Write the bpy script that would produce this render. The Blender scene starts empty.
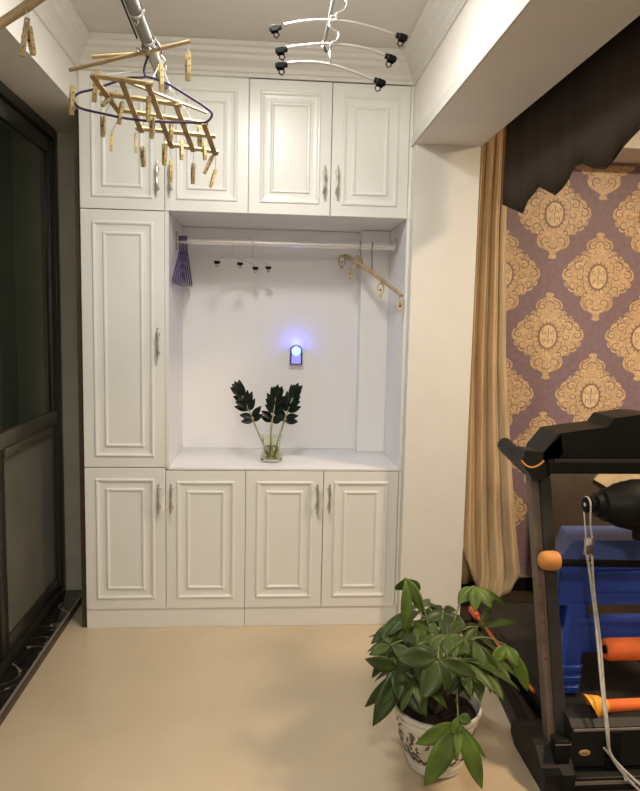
import bpy, bmesh, math, random
from mathutils import Vector, Matrix
random.seed(7)
PI = math.pi
sc = bpy.context.scene
COL = sc.collection
sc.cycles.diffuse_bounces = 8

# ------------------------------------------------------------------ camera
CAM = Vector((0.8481, -3.1805, 1.4785)); FPX = 674.11
yaw, pitch, roll = 0.0783, 0.1072, 0.0212
fw = Vector((math.sin(yaw)*math.cos(pitch), math.cos(yaw)*math.cos(pitch), -math.sin(pitch)))
r0 = Vector((math.cos(yaw), -math.sin(yaw), 0)); u0 = r0.cross(fw)
rt = r0*math.cos(roll) + u0*math.sin(roll); up = u0*math.cos(roll) - r0*math.sin(roll)
cd = bpy.data.cameras.new('camera'); cam = bpy.data.objects.new('camera', cd); COL.objects.link(cam)
cam.matrix_world = Matrix(((rt.x, up.x, -fw.x, CAM.x), (rt.y, up.y, -fw.y, CAM.y), (rt.z, up.z, -fw.z, CAM.z), (0, 0, 0, 1)))
cd.sensor_fit = 'VERTICAL'; cd.sensor_height = 36; cd.sensor_width = 36*640/791
cd.lens = 36*FPX/791; cd.clip_start = .02
sc.camera = cam

def U(px, py, y):
    """point of the place at depth y seen along the sight line px, py (survey helper)"""
    d = fw + rt*((px-320)/FPX) - up*((py-395.5)/FPX)
    return CAM + d*((y-CAM.y)/d.y)

# ------------------------------------------------------------------ materials
def mat(name, col, rough=.5, metal=0, spec=.5, noise=0, nscale=20, bump=0, bscale=200, coat=0, stretch=None, emit=None, estr=0, trans=0, ior=1.45, sss=0, sheen=0, alpha=None):
    m = bpy.data.materials.new(name); m.use_nodes = True
    nt = m.node_tree; b = nt.nodes['Principled BSDF']
    c = (*col, 1)
    b.inputs['Base Color'].default_value = c
    b.inputs['Roughness'].default_value = rough; b.inputs['Metallic'].default_value = metal
    b.inputs['Specular IOR Level'].default_value = spec; b.inputs['IOR'].default_value = ior
    if coat: b.inputs['Coat Weight'].default_value = coat; b.inputs['Coat Roughness'].default_value = .08
    if trans: b.inputs['Transmission Weight'].default_value = trans
    if sheen: b.inputs['Sheen Weight'].default_value = sheen
    if emit: b.inputs['Emission Color'].default_value = (*emit, 1); b.inputs['Emission Strength'].default_value = estr
    tc = nt.nodes.new('ShaderNodeTexCoord')
    src = tc.outputs['Object']
    if stretch:
        mp = nt.nodes.new('ShaderNodeMapping'); mp.inputs['Scale'].default_value = stretch
        nt.links.new(src, mp.inputs['Vector']); src = mp.outputs['Vector']
    if noise:
        n = nt.nodes.new('ShaderNodeTexNoise'); n.inputs['Scale'].default_value = nscale; n.inputs['Detail'].default_value = 5
        nt.links.new(src, n.inputs['Vector'])
        rp = nt.nodes.new('ShaderNodeValToRGB')
        rp.color_ramp.elements[0].position = .3; rp.color_ramp.elements[1].position = .7
        rp.color_ramp.elements[0].color = (*[max(0, x*(1-noise)) for x in col], 1)
        rp.color_ramp.elements[1].color = (*[min(1, x*(1+noise)) for x in col], 1)
        nt.links.new(n.outputs['Fac'], rp.inputs['Fac']); nt.links.new(rp.outputs['Color'], b.inputs['Base Color'])
    if bump:
        n2 = nt.nodes.new('ShaderNodeTexNoise'); n2.inputs['Scale'].default_value = bscale; n2.inputs['Detail'].default_value = 3
        nt.links.new(src, n2.inputs['Vector'])
        bp = nt.nodes.new('ShaderNodeBump'); bp.inputs['Strength'].default_value = bump; bp.inputs['Distance'].default_value = .01
        nt.links.new(n2.outputs['Fac'], bp.inputs['Height']); nt.links.new(bp.outputs['Normal'], b.inputs['Normal'])
    return m

M = {}
M['cab'] = mat('white_lacquer', (.80, .80, .765), .28, noise=.012, nscale=3, spec=.45)
M['niche'] = mat('white_board', (.80, .795, .80), .35, noise=.01, nscale=3)
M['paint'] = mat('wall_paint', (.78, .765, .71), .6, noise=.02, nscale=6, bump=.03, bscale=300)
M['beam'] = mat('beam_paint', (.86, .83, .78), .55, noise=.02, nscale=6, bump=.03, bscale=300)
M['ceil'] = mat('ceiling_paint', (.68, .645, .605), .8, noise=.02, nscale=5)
M['ceilr'] = mat('cream_ceiling_paint', (.86, .82, .74), .8, noise=.02, nscale=5)
M['ply'] = mat('plaster_trim', (.72, .705, .665), .5, noise=.01)
M['tile'] = mat('beige_tile', (.56, .46, .325), .16, noise=.07, nscale=2.2, spec=.5)
M['wood_floor'] = mat('dark_wood_floor', (.05, .033, .024), .4, noise=.4, nscale=12, stretch=(1, .1, 1))
M['jamb'] = mat('grey_plaster', (.46, .445, .37), .7, noise=.08, nscale=9)
M['alu'] = mat('black_aluminium', (.028, .026, .020), .35, metal=.3, noise=.2, nscale=8)
M['alu2'] = mat('bronze_aluminium', (.085, .075, .055), .35, metal=.3, noise=.2, nscale=8)
M['glass'] = mat('dark_window_glass', (.55, .6, .52), .03, trans=1, ior=1.5)
M['panel'] = mat('tinted_lower_panel', (.13, .13, .108), .25, noise=.12, nscale=3, spec=.5)
M['brownedge'] = mat('brown_edge', (.06, .038, .025), .4, noise=.2, nscale=10)
M['metal'] = mat('brushed_aluminium', (.66, .66, .65), .32, metal=.85, noise=.03, nscale=30)
M['railm'] = mat('bright_rail', (.86, .86, .85), .25, metal=.45)
M['poleg'] = mat('grey_anodised_pole', (.30, .30, .29), .5, metal=.2, noise=.05, nscale=30)
M['handle'] = mat('antique_silver', (.66, .63, .56), .3, metal=.8, noise=.15, nscale=60)
M['chrome'] = mat('chrome', (.8, .8, .8), .1, metal=1)
M['whitepl'] = mat('white_plastic', (.8, .8, .8), .4, noise=.01)
M['blackpl'] = mat('black_plastic', (.008, .008, .008), .6, spec=.12, noise=.2, nscale=20)
M['purple'] = mat('purple_coated_wire', (.06, .04, .13), .35, noise=.2, nscale=30)
M['bamboo'] = mat('bamboo', (.56, .43, .22), .45, noise=.22, nscale=25, stretch=(1, 6, 1))
M['bamboo2'] = mat('dark_bamboo', (.40, .29, .155), .5, noise=.25, nscale=25)
M['peg'] = mat('peg_wood', (.66, .52, .24), .5, noise=.2, nscale=40)
M['peg2'] = mat('weathered_peg_wood', (.50, .40, .22), .55, noise=.25, nscale=40)
M['spring'] = mat('spring_steel', (.2, .18, .15), .35, metal=.9)
M['cord'] = mat('clear_cord', (.62, .62, .6), .4)
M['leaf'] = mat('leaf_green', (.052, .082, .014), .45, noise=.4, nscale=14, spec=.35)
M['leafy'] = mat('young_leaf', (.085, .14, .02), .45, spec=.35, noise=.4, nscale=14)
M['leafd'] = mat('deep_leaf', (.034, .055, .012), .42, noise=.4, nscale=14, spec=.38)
M['zz'] = mat('glossy_dark_leaf', (.008, .016, .011), .35, spec=.35, noise=.3, nscale=30)
M['zzs'] = mat('pale_green_stalk', (.34, .36, .2), .45, noise=.2, nscale=30)
M['stem'] = mat('plant_stem', (.16, .2, .07), .5, noise=.3, nscale=30)
M['trunk'] = mat('braided_bark', (.13, .1, .065), .8, noise=.35, nscale=30, bump=.4, bscale=60)
M['soil'] = mat('potting_soil', (.035, .018, .011), .95, noise=.6, nscale=60, bump=1, bscale=90)
M['pot'] = mat('glazed_white_pot', (.74, .71, .64), .2, noise=.03, nscale=10, spec=.55)
M['potdeco'] = mat('pot_glaze_grey_green', (.15, .16, .12), .3, noise=.3, nscale=30)
M['potbrown'] = mat('pot_glaze_brown', (.15, .085, .06), .3, noise=.3, nscale=30)
M['clear'] = mat('clear_glass', (.90, .93, .78), .02, trans=1, ior=1.45)
M['water'] = mat('water', (.86, .84, .6), .0, trans=1, ior=1.33)
M['root'] = mat('pale_roots', (.55, .48, .25), .6, noise=.3, nscale=40)
M['marble'] = None
M['treadblk'] = mat('black_moulded_plastic', (.008, .008, .007), .45, spec=.22, noise=.15, nscale=10)
M['treadgry'] = mat('dark_grey_plastic', (.018, .017, .015), .5, spec=.25, noise=.12, nscale=10)
M['treadtube'] = mat('grey_painted_tube', (.035, .032, .029), .42, metal=.2, noise=.15, nscale=10)
M['treadbrn'] = mat('taupe_side_strip', (.12, .085, .06), .5, noise=.18, nscale=12)
M['redmark'] = mat('faded_red_print', (.16, .03, .025), .5)
M['edge'] = mat('silver_edge', (.42, .36, .32), .35, metal=.5)
M['belt'] = mat('running_belt', (.022, .018, .014), .8, bump=.3, bscale=400)
M['orange'] = mat('orange_foam', (.84, .17, .035), .7, bump=.2, bscale=400, noise=.08, nscale=20)
M['orange2'] = mat('orange_soft_grip', (.66, .27, .06), .6, bump=.2, bscale=300, noise=.1, nscale=20)
M['yellow'] = mat('amber_funnel_plastic', (.92, .42, .04), .45, noise=.08, nscale=20)
M['stickm'] = mat('orange_red_stick', (.62, .12, .04), .5, noise=.1, nscale=20)
M['blue'] = mat('blue_moulded_plastic', (.032, .075, .38), .38, noise=.08, nscale=8)
M['blue2'] = mat('pale_blue_plastic', (.085, .13, .33), .5, noise=.15, nscale=8)  # lighter, greyer blue for the seat and side apron
M['badge'] = mat('gold_badge', (.7, .5, .2), .35, metal=.3)
M['strap'] = mat('grey_strap', (.50, .47, .42), .6, noise=.2, nscale=40)
M['valance'] = mat('brown_velour', (.042, .029, .020), .85, spec=.15, noise=.12, nscale=5, stretch=(3, 3, .4))
M['curt'] = mat('gold_satin_curtain', (.62, .475, .285), .45, noise=.2, nscale=7, stretch=(4, 4, .35), sheen=.2)
M['curtback'] = mat('brown_curtain_lining', (.40, .28, .16), .6, noise=.25, nscale=7, stretch=(4, 4, .35))
M['wp'] = mat('mauve_wallpaper', (.27, .19, .225), .5, noise=.12, nscale=35)
def damask_gold():
    m = mat('gold_wallpaper_print', (.72, .52, .29), .42)
    nt = m.node_tree; b = nt.nodes['Principled BSDF']; tc = nt.nodes.new('ShaderNodeTexCoord')
    ms = nt.nodes.new('ShaderNodeTexNoise'); ms.inputs['Scale'].default_value = 38; ms.inputs['Detail'].default_value = 2; ms.inputs['Distortion'].default_value = 1.6
    nt.links.new(tc.outputs['Object'], ms.inputs['Vector'])
    r = nt.nodes.new('ShaderNodeValToRGB'); e = r.color_ramp.elements
    e[0].position = .30; e[0].color = (.62, .43, .24, 1); e[1].position = .72; e[1].color = (.80, .60, .36, 1)
    for p, c in ((.455, (.72, .53, .31, 1)), (.49, (.40, .28, .20, 1)), (.525, (.74, .55, .32, 1))):
        x = e.new(p); x.color = c
    nt.links.new(ms.outputs['Fac'], r.inputs['Fac']); nt.links.new(r.outputs['Color'], b.inputs['Base Color'])
    return m
M['wpg'] = damask_gold()
M['wpg2'] = mat('pale_gold_wallpaper_print', (.80, .62, .38), .42, noise=.15, nscale=50)
M['wpd'] = mat('deep_mauve_wallpaper_print', (.31, .20, .17), .5, noise=.12, nscale=50)
M['board'] = mat('brown_upholstery', (.075, .054, .036), .6, noise=.15, nscale=14)
M['crest'] = mat('cream_gold_crest', (.80, .65, .40), .4, noise=.1, nscale=20)
M['lampw'] = mat('lamp_diffuser', (.9, .9, .9), .5, emit=(1, .95, .86), estr=6)
M['led'] = mat('night_light_led', (.1, .5, .9), .4, emit=(.16, .62, 1), estr=5)
M['nlbody'] = mat('night_light_lens', (.40, .40, .85), .3, emit=(.25, .25, 1), estr=.5)
M['nlrim'] = mat('night_light_rim', (.06, .05, .25), .35)
def marble():
    m = mat('black_marble', (.012, .011, .011), .12, spec=.5)
    nt = m.node_tree; b = nt.nodes['Principled BSDF']
    tc = nt.nodes.new('ShaderNodeTexCoord'); n = nt.nodes.new('ShaderNodeTexNoise'); n.inputs['Scale'].default_value = 5; n.inputs['Detail'].default_value = 6; n.inputs['Distortion'].default_value = 1.2
    nt.links.new(tc.outputs['Object'], n.inputs['Vector'])
    r = nt.nodes.new('ShaderNodeValToRGB'); e = r.color_ramp.elements
    e[0].position = .485; e[0].color = (.01, .009, .008, 1); e[1].position = .515; e[1].color = (.01, .009, .008, 1)
    x = e.new(.5); x.color = (.25, .22, .18, 1)
    nt.links.new(n.outputs['Fac'], r.inputs['Fac']); nt.links.new(r.outputs['Color'], b.inputs['Base Color'])
    return m
M['marble'] = marble()

# ------------------------------------------------------------------ mesh builder
ORG = {}
class MB:
    def __init__(s): s.v = []; s.f = []; s.m = []; s.mi = 0
    def vert(s, p): s.v.append(Vector(p)); return len(s.v)-1
    def face(s, idx): s.f.append(tuple(idx)); s.m.append(s.mi)
    def add(s, vs, fs):
        o = len(s.v); s.v += [Vector(v) for v in vs]
        for f in fs: s.face([i+o for i in f])
    def box(s, x0, x1, y0, y1, z0, z1, bev=0, seg=2, mtx=None):
        x0, x1 = sorted((x0, x1)); y0, y1 = sorted((y0, y1)); z0, z1 = sorted((z0, z1))
        bm = bmesh.new(); bmesh.ops.create_cube(bm, size=1)
        for v in bm.verts: v.co = Vector(((x0+x1)/2+v.co.x*(x1-x0), (y0+y1)/2+v.co.y*(y1-y0), (z0+z1)/2+v.co.z*(z1-z0)))
        if bev: bmesh.ops.bevel(bm, geom=bm.edges[:], offset=bev, segments=seg, profile=.5, affect='EDGES')
        if mtx: bmesh.ops.transform(bm, matrix=mtx, verts=bm.verts)
        bm.verts.index_update()
        s.add([v.co.copy() for v in bm.verts], [[v.index for v in f.verts] for f in bm.faces]); bm.free()
    def hull8(s, pts):   # bottom ring of 4, top ring of 4
        s.add(pts, [(3, 2, 1, 0), (4, 5, 6, 7), (0, 1, 5, 4), (1, 2, 6, 5), (2, 3, 7, 6), (3, 0, 4, 7)])
    def tube(s, pts, r, n=8, cap=True, close=False, flat=1.0):
        pts = [Vector(p) for p in pts]; k = len(pts)
        rs = r if isinstance(r, (list, tuple)) else [r]*k
        nrm = None; rings = []
        for i in range(k):
            if close: t = pts[(i+1) % k]-pts[i-1]
            else: t = pts[min(i+1, k-1)]-pts[max(i-1, 0)]
            if t.length < 1e-9: t = Vector((0, 0, 1))
            t.normalize()
            if nrm is None: nrm = t.orthogonal().normalized()
            else:
                nrm = nrm - t*nrm.dot(t)
                if nrm.length < 1e-6: nrm = t.orthogonal()
                nrm.normalize()
            b = t.cross(nrm)
            rings.append([s.vert(pts[i]+(nrm*math.cos(a)*flat+b*math.sin(a))*rs[i]) for a in [2*PI*j/n for j in range(n)]])
        for i in range(k if close else k-1):
            A, B = rings[i], rings[(i+1) % k]
            for j in range(n): s.face((A[j], A[(j+1) % n], B[(j+1) % n], B[j]))
        if cap and not close: s.face(rings[0][::-1]); s.face(rings[-1])
    def lathe(s, prof, c=(0, 0, 0), n=32, axis='z', capb=False, capt=False):
        c = Vector(c); rings = []
        for r, h in prof:
            ring = []
            for j in range(n):
                a = 2*PI*j/n; x, y = r*math.cos(a), r*math.sin(a)
                p = {'z': Vector((x, y, h)), 'x': Vector((h, x, y)), 'y': Vector((y, h, x))}[axis]
                ring.append(s.vert(c+p))
            rings.append(ring)
        for A, B in zip(rings, rings[1:]):
            for j in range(n): s.face((A[j], A[(j+1) % n], B[(j+1) % n], B[j]))
        if capb: s.face(rings[0][::-1])
        if capt: s.face(rings[-1])
    def prism(s, poly, y0, y1):    # polygon in XZ extruded along Y
        n = len(poly); a = [s.vert((x, y0, z)) for x, z in poly]; b = [s.vert((x, y1, z)) for x, z in poly]
        s.face(a); s.face(b[::-1])
        for i in range(n): s.face((a[i], b[i], b[(i+1) % n], a[(i+1) % n]))
    def prismx(s, poly, x0, x1):   # polygon in YZ extruded along X
        n = len(poly); a = [s.vert((x0, y, z)) for y, z in poly]; b = [s.vert((x1, y, z)) for y, z in poly]
        s.face(a); s.face(b[::-1])
        for i in range(n): s.face((a[i], b[i], b[(i+1) % n], a[(i+1) % n]))
    def leaf(s, base, tip, w, nrm, droop=0, fold=.25, shape=.55, nu=8, pet=.0):
        base, tip = Vector(base), Vector(tip); ax = tip-base; L = ax.length; a = ax.normalized()
        n = Vector(nrm); n = (n-a*n.dot(a)); n = n.normalized() if n.length > 1e-5 else a.orthogonal().normalized()
        side = a.cross(n)
        rows = []
        for i in range(nu+1):
            t = i/nu
            tt = max(0, (t-pet)/(1-pet))
            ww = w*.5*max(0.0, math.sin(PI*tt**(.5/shape if shape > .5 else .9)))**.85 if 0 < tt < 1 else 0
            ww = max(ww, .0012)
            c = base+ax*t + n*(droop*4*t*(1-t))*L
            rows.append([s.vert(c+side*(k*ww)+n*(abs(k)*fold*ww)) for k in (-1, -.5, 0, .5, 1)])
        for A, B in zip(rows, rows[1:]):
            for k in range(4): s.face((A[k], A[k+1], B[k+1], B[k]))
    def build(s, name, mats, parent=None, smooth=True, solid=0, kind=None, auto=True):
        me = bpy.data.meshes.new(name)
        org = ORG.get(parent.name, Vector((0, 0, 0))) if parent else Vector((0, 0, 0))
        me.from_pydata([tuple(v-org) for v in s.v], [], s.f)
        mats = mats if isinstance(mats, (list, tuple)) else [mats]
        for m in mats: me.materials.append(M[m] if isinstance(m, str) else m)
        for p, mi in zip(me.polygons, s.m): p.material_index = mi
        bm = bmesh.new(); bm.from_mesh(me); bmesh.ops.recalc_face_normals(bm, faces=bm.faces[:])
        if smooth:
            for f in bm.faces: f.smooth = True
            for e in bm.edges:
                if len(e.link_faces) == 2 and e.calc_face_angle(0) > math.radians(38): e.smooth = False
        bm.to_mesh(me); bm.free()
        o = bpy.data.objects.new(name, me); COL.objects.link(o)
        if parent: o.parent = parent; ORG[o.name] = org
        if solid:
            md = o.modifiers.new('thickness', 'SOLIDIFY'); md.thickness = solid; md.offset = 0
        if kind: o['kind'] = kind
        return o

def tag(o, label=None, cat=None, group=None, kind=None):
    if label: o['label'] = label
    if cat: o['category'] = cat
    if group: o['group'] = group
    if kind: o['kind'] = kind
    return o
def thing(name, loc, label, cat, group=None):
    o = bpy.data.objects.new(name, None); COL.objects.link(o); o.location = loc; o.empty_display_size = .05
    ORG[o.name] = Vector(loc)
    return tag(o, label, cat, group)
def copy_tree(o, parent=None):
    c = o.copy(); COL.objects.link(c); c.parent = parent
    for ch in list(o.children): copy_tree(ch, c)
    return c
def struct(name, b, m, **k):
    return b.build(name, m, kind='structure', **k)
def arc(p, q, sag, n=10, up_=(0, 0, 1)):
    p, q = Vector(p), Vector(q)
    return [p.lerp(q, i/n)+Vector(up_)*(sag*4*(i/n)*(1-i/n)) for i in range(n+1)]
def smoothpath(pts, n=6):
    pts = [Vector(p) for p in pts]; out = []
    for i in range(len(pts)-1):
        p0 = pts[max(i-1, 0)]; p1 = pts[i]; p2 = pts[i+1]; p3 = pts[min(i+2, len(pts)-1)]
        for j in range(n):
            t = j/n
            out.append(.5*((2*p1)+(-p0+p2)*t+(2*p0-5*p1+4*p2-p3)*t*t+(-p0+3*p1-3*p2+p3)*t**3))
    out.append(pts[-1]); return out

# ------------------------------------------------------------------ dimensions
W = 1.5; ZC = .7863; ZU = 1.9667; ZT = 2.5744; ZCEIL = 2.69; DEP = .5
XD = [0, .375, .75, 1.125, 1.49]
BX0, BX1, BZ = 1.5, 1.8, 2.291
YB = -4.2; XR = 4.4; YW = .40

# ------------------------------------------------------------------ setting
b = MB(); b.box(-.6, 1.8, YB, .62, -.1, 0); struct('floor', b, 'tile', smooth=False)
b = MB(); b.box(1.8, XR, YB, .55, -.1, 0); struct('floor_right', b, 'wood_floor', smooth=False)
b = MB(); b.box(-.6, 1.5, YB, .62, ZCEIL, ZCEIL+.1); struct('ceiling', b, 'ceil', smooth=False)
b = MB(); b.box(-.6, 1.8, .52, .62, 0, ZCEIL); struct('wall_back', b, 'niche', smooth=False)
b = MB(); b.box(BX0, BX1, -.079, .519, 0, BZ); struct('wall_pillar', b, 'paint', smooth=False)
b = MB(); b.box(BX0, BX1, YB, .519, BZ, ZCEIL+.1); struct('wall_beam', b, 'beam', smooth=False)
b = MB(); b.box(-.6, XR+.1, YB-.1, YB, 0, ZCEIL+.2); struct('wall_rear', b, 'paint', smooth=False)
b = MB(); b.box(XR, XR+.1, YB, .55, 0, ZCEIL+.2); struct('wall_right', b, 'wp', smooth=False)
# left: lintel above the sliding door and the return at its end
b = MB(); b.box(-.6, 0, YB, .519, 2.395, ZCEIL-.001); struct('wall_left', b, 'paint', smooth=False)
b = MB(); b.box(-.6, -.026, .39, .519, 0, 2.394); struct('wall_left_return', b, 'jamb', smooth=False)
# door sill of black marble with brown edging
b = MB(); b.box(-.6, -.118, YB, .389, .0005, .03, .003); struct('trim_sill', b, 'marble')
b = MB(); b.box(-.1175, -.101, YB, .389, .0005, .029, .003); b.mi = 1; b.box(-.1185, -.108, YB, .389, .0291, .0325); struct('trim_sill_edge', b, ['brownedge', 'edge'], smooth=False)

# crown moulding along cabinet, beam and lintel
prof = [(0, 2.560), (.008, 2.560), (.008, 2.574), (.015, 2.580), (.018, 2.596), (.028, 2.610), (.042, 2.624), (.046, 2.640), (.058, 2.648), (.061, 2.664), (.072, 2.670), (.072, 2.689), (0, 2.689)]
b = MB(); rows = []
for o, z in prof:
    rows.append([b.vert(p) for p in ((.001+o, YB, z), (.001+o, -.022-o, z), (1.499-o, -.022-o, z), (1.499-o, YB, z))])
for A, B in zip(rows, rows[1:]):
    for k in range(3): b.face((A[k], A[k+1], B[k+1], B[k]))
struct('trim_crown', b, 'ply', smooth=False)
# cove along the lower edge of the beam
b = MB()
pr = [(0, 2.345), (.005, 2.345), (.007, 2.335), (.012, 2.327), (.012, 2.318), (.019, 2.308), (.02, 2.2925), (0, 2.2925)]
rows = [[b.vert((1.4995-o*.45, y, z)) for y in (YB, -.01)] for o, z in pr]
for A, B in zip(rows, rows[1:]): b.face((A[0], A[1], B[1], B[0]))
b.face([r[1] for r in rows]); struct('trim_beam', b, 'ply', smooth=False)

# bedroom ceiling: lowered border and raised tray
b = MB()
b.box(1.8, XR, .10, .55, 2.36, 2.79); b.box(1.8, 2.3, YB, .0995, 2.62, 2.79)
b.box(2.3, XR, YB, .0995, 2.70, 2.79)
struct('ceiling_right', b, 'ceilr', smooth=False)

# wallpaper wall with damask print (flat print in the wall's own mesh)
b = MB(); b.box(1.801, XR, YW, .55, 0, 2.359)
half = [(0, .237), (.012, .236), (.021, .229), (.02, .219), (.011, .212), (.03, .206), (.055, .192), (.068, .172), (.066, .150), (.058, .138), (.078, .138), (.092, .126), (.096, .112), (.112, .112), (.124, .098), (.128, .082), (.146, .076), (.156, .062), (.158, .046), (.174, .038), (.182, .02), (.184, 0), (.176, -.016), (.164, -.022), (.172, -.036), (.166, -.052), (.150, -.058), (.148, -.074), (.132, -.084), (.118, -.082), (.112, -.1), (.094, -.106), (.082, -.102), (.078, -.12), (.084, -.138), (.078, -.16), (.062, -.178), (.04, -.19), (.02, -.202), (.011, -.212), (.021, -.219), (.02, -.23), (0, -.236)]
outline = half + [(-x, z) for x, z in half[::-1][1:-1]]
SX = 1.10
def fill(cx, cz, pts, y, mi):
    b.mi = mi; cen = None
    b.face([b.vert((cx+x*SX, y, cz+z)) for x, z in pts])
def stroke(cx, cz, pts, w0, w1, y, mi):
    b.mi = mi; n = len(pts); L = []; Rr = []
    for i, (x, z) in enumerate(pts):
        a = pts[max(i-1, 0)]; c = pts[min(i+1, n-1)]
        tx, tz = c[0]-a[0], c[1]-a[1]; l = math.hypot(tx, tz) or 1
        w = w0+(w1-w0)*i/(n-1)
        nx, nz = -tz/l*w/2, tx/l*w/2
        L.append(b.vert((cx+x*SX+nx, y, cz+z+nz))); Rr.append(b.vert((cx+x*SX-nx, y, cz+z-nz)))
    for i in range(n-1): b.face((L[i], L[i+1], Rr[i+1], Rr[i]))
def spiral(x, z, r, a0, turns, d, n=14):
    return [(x+r*(1-.8*i/n)*math.cos(a0+d*turns*2*PI*i/n), z+r*(1-.8*i/n)*math.sin(a0+d*turns*2*PI*i/n)) for i in range(n+1)]
def ell(rx, rz, cz=0, n=28, a0=0, a1=2*PI): return [(rx*math.cos(a0+(a1-a0)*i/n), cz+rz*math.sin(a0+(a1-a0)*i/n)) for i in range(n+1)]
SP = [(.10, .055, .030, 2.2, 1.1, -1), (.148, .012, .026, 1.5, 1.1, -1), (.125, -.045, .024, -2.0, 1.1, 1), (.085, -.065, .022, -1.0, 1.0, 1), (.085, .1, .02, 2.5, 1.0, -1), (.035, .165, .024, 1.2, 1.1, -1), (.035, -.14, .028, -1.2, 1.1, 1), (.118, .085, .015, 1, 1, 1), (.095, .0, .02, 3, 1.0, 1), (.06, -.1, .016, 2.6, 1., -1), (.15, .045, .013, .6, 1, -1), (.05, .12, .017, -2, 1, 1)]
def medallion(cx, cz):
    def clip(pts): return [(x, z) for x, z in pts]
    y = YW
    fill(cx, cz, outline, y-.0006, 1)
    for s_ in (-1, 1):
        for x, z, r, a0, t, d in SP:
            pts = [(s_*px, pz) for px, pz in spiral(x, z, r, a0, t, d)]
            stroke(cx, cz, pts, .0065, .003, y-.0012, 3)
            pts2 = [(s_*px, pz) for px, pz in spiral(x, z, r*.62, a0+.5, t, d)]
            stroke(cx, cz, pts2, .005, .002, y-.0015, 2)
        for (xa, za, xb, zb, sg) in ((.012, .205, .06, .14, .01), (.06, .135, .125, .07, .012), (.13, .06, .172, .005, .008), (.165, -.02, .12, -.075, .01), (.11, -.085, .07, -.11, .006), (.07, -.12, .015, -.2, .018), (.055, .085, .075, .02, .012), (.07, -.02, .05, -.085, .01)):
            pts = []
            for i in range(9):
                t = i/8; nx, nz = (zb-za), -(xb-xa); l = math.hypot(nx, nz)
                pts.append((s_*(xa+(xb-xa)*t - nx/l*sg*4*t*(1-t)), za+(zb-za)*t - nz/l*sg*4*t*(1-t)))
            stroke(cx, cz, pts, .003, .005, y-.001, 3)
        for k in range(9):   # sunburst round the oval
            a = -PI/2+PI*(k+.5)/9
            stroke(cx, cz, [(s_*.05*math.cos(a), .07*math.sin(a)), (s_*.066*math.cos(a), .086*math.sin(a))], .009, .002, y-.0013, 3)
    fill(cx, cz, ell(.052, .072)[:-1], y-.0018, 3)
    fill(cx, cz, ell(.042, .062)[:-1], y-.0024, 2)
    for s_ in (-1, 1):
        stroke(cx, cz, [(s_*px, pz) for px, pz in spiral(.018, .02, .014, 1.2, 1, -1)], .004, .002, y-.003, 3)
        stroke(cx, cz, [(s_*px, pz) for px, pz in spiral(.016, -.024, .012, -1.2, 1, 1)], .004, .002, y-.003, 3)
    stroke(cx, cz, [(0, .045), (.003, .02), (-.003, 0), (.003, -.02), (0, -.045)], .005, .003, y-.003, 3)
    for zz in (.175, -.165):
        stroke(cx, cz, ell(.022, .014, zz, 14, 0, PI) if zz > 0 else ell(.022, .014, zz, 14, PI, 2*PI), .006, .006, y-.001, 3)
for i in range(-2, 5):
    for j in range(-3, 3):
        for (ox, oz) in ((2.366, 1.432), (2.628, 1.107)):
            cx, cz = ox+.525*i, oz+.650*j
            if 1.99 < cx < 3.6 and .25 < cz < 2.12: medallion(cx, cz)
b.mi = 1
# half medallions meeting the cornice, cut by it
def cut(cx, cz, zmax):
    pts = [(x, z) for x, z in outline if cz+z < zmax]
    b.mi = 1; b.face([b.vert((cx+x*SX, YW-.0006, cz+z)) for x, z in pts])
    for s_ in (-1, 1):
        for x, z, r, a0, t, d in SP:
            if cz+z+r < zmax: stroke(cx, cz, [(s_*px, pz) for px, pz in spiral(x, z, r, a0, t, d)], .0065, .003, YW-.0012, 3)
for i in range(-1, 3): cut(2.628+.525*i, 2.40, 2.352)
struct('wall_damask', b, ['wp', 'wpg', 'wpg2', 'wpd'], smooth=False)
b = MB(); b.box(1.801, XR, .385, .3995, .0005, .078, .003); b.mi = 1; b.box(1.801, XR, .383, .3995, .078, .086)
struct('baseboard_back', b, ['blackpl', 'edge'], smooth=False)
b = MB(); b.box(2.3, XR, .392, .3965, 2.345, 2.358, .001); struct('trim_cornice', b, 'wpd')

# ------------------------------------------------------------------ sliding door on the left
dr = thing('door_1', (-.2, -1.5, .03), None, None); dr['kind'] = 'structure'
b = MB()
b.box(-.29, -.212, .335, .389, .031, 2.394, .004); b.box(-.29, -.205, YB+.01, .335, 2.345, 2.394, .004)
b.box(-.29, -.205, YB+.01, .335, .031, .075, .004)
b.build('door_frame', 'alu', dr)
y1 = .332
for k in range(5):
    y0 = y1-.80
    if y0 < YB: y0 = YB+.02
    x = -.228 if k % 2 == 0 else -.262
    lf = MB()
    lf.box(x-.018, x+.012, y1-.075, y1, .077, 2.333, .003); lf.box(x-.018, x+.012, y0, y0+.075, .077, 2.333, .003)
    lf.box(x-.018, x+.012, y0+.075, y1-.075, 2.265, 2.333, .003); lf.box(x-.018, x+.012, y0+.075, y1-.075, .077, .15, .003)
    o = lf.build('door_leaf', 'alu', dr)
    m2 = MB(); m2.box(x-.016, x+.016, y0+.02, y1-.03, .945, 1.01, .004); m2.box(x-.012, x+.021, y0+.075, y1-.12, .905, .944, .003); m2.build('mid_rail', 'alu2', o)
    g = MB(); g.box(x-.006, x, y0+.07, y1-.07, 1.0, 2.27); g.build('glass_pane', 'glass', o, smooth=False)
    g = MB(); g.box(x-.008, x+.004, y0+.07, y1-.07, .14, .92); g.build('lower_panel', 'panel', o, smooth=False)
    y1 = y0+.03

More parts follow.
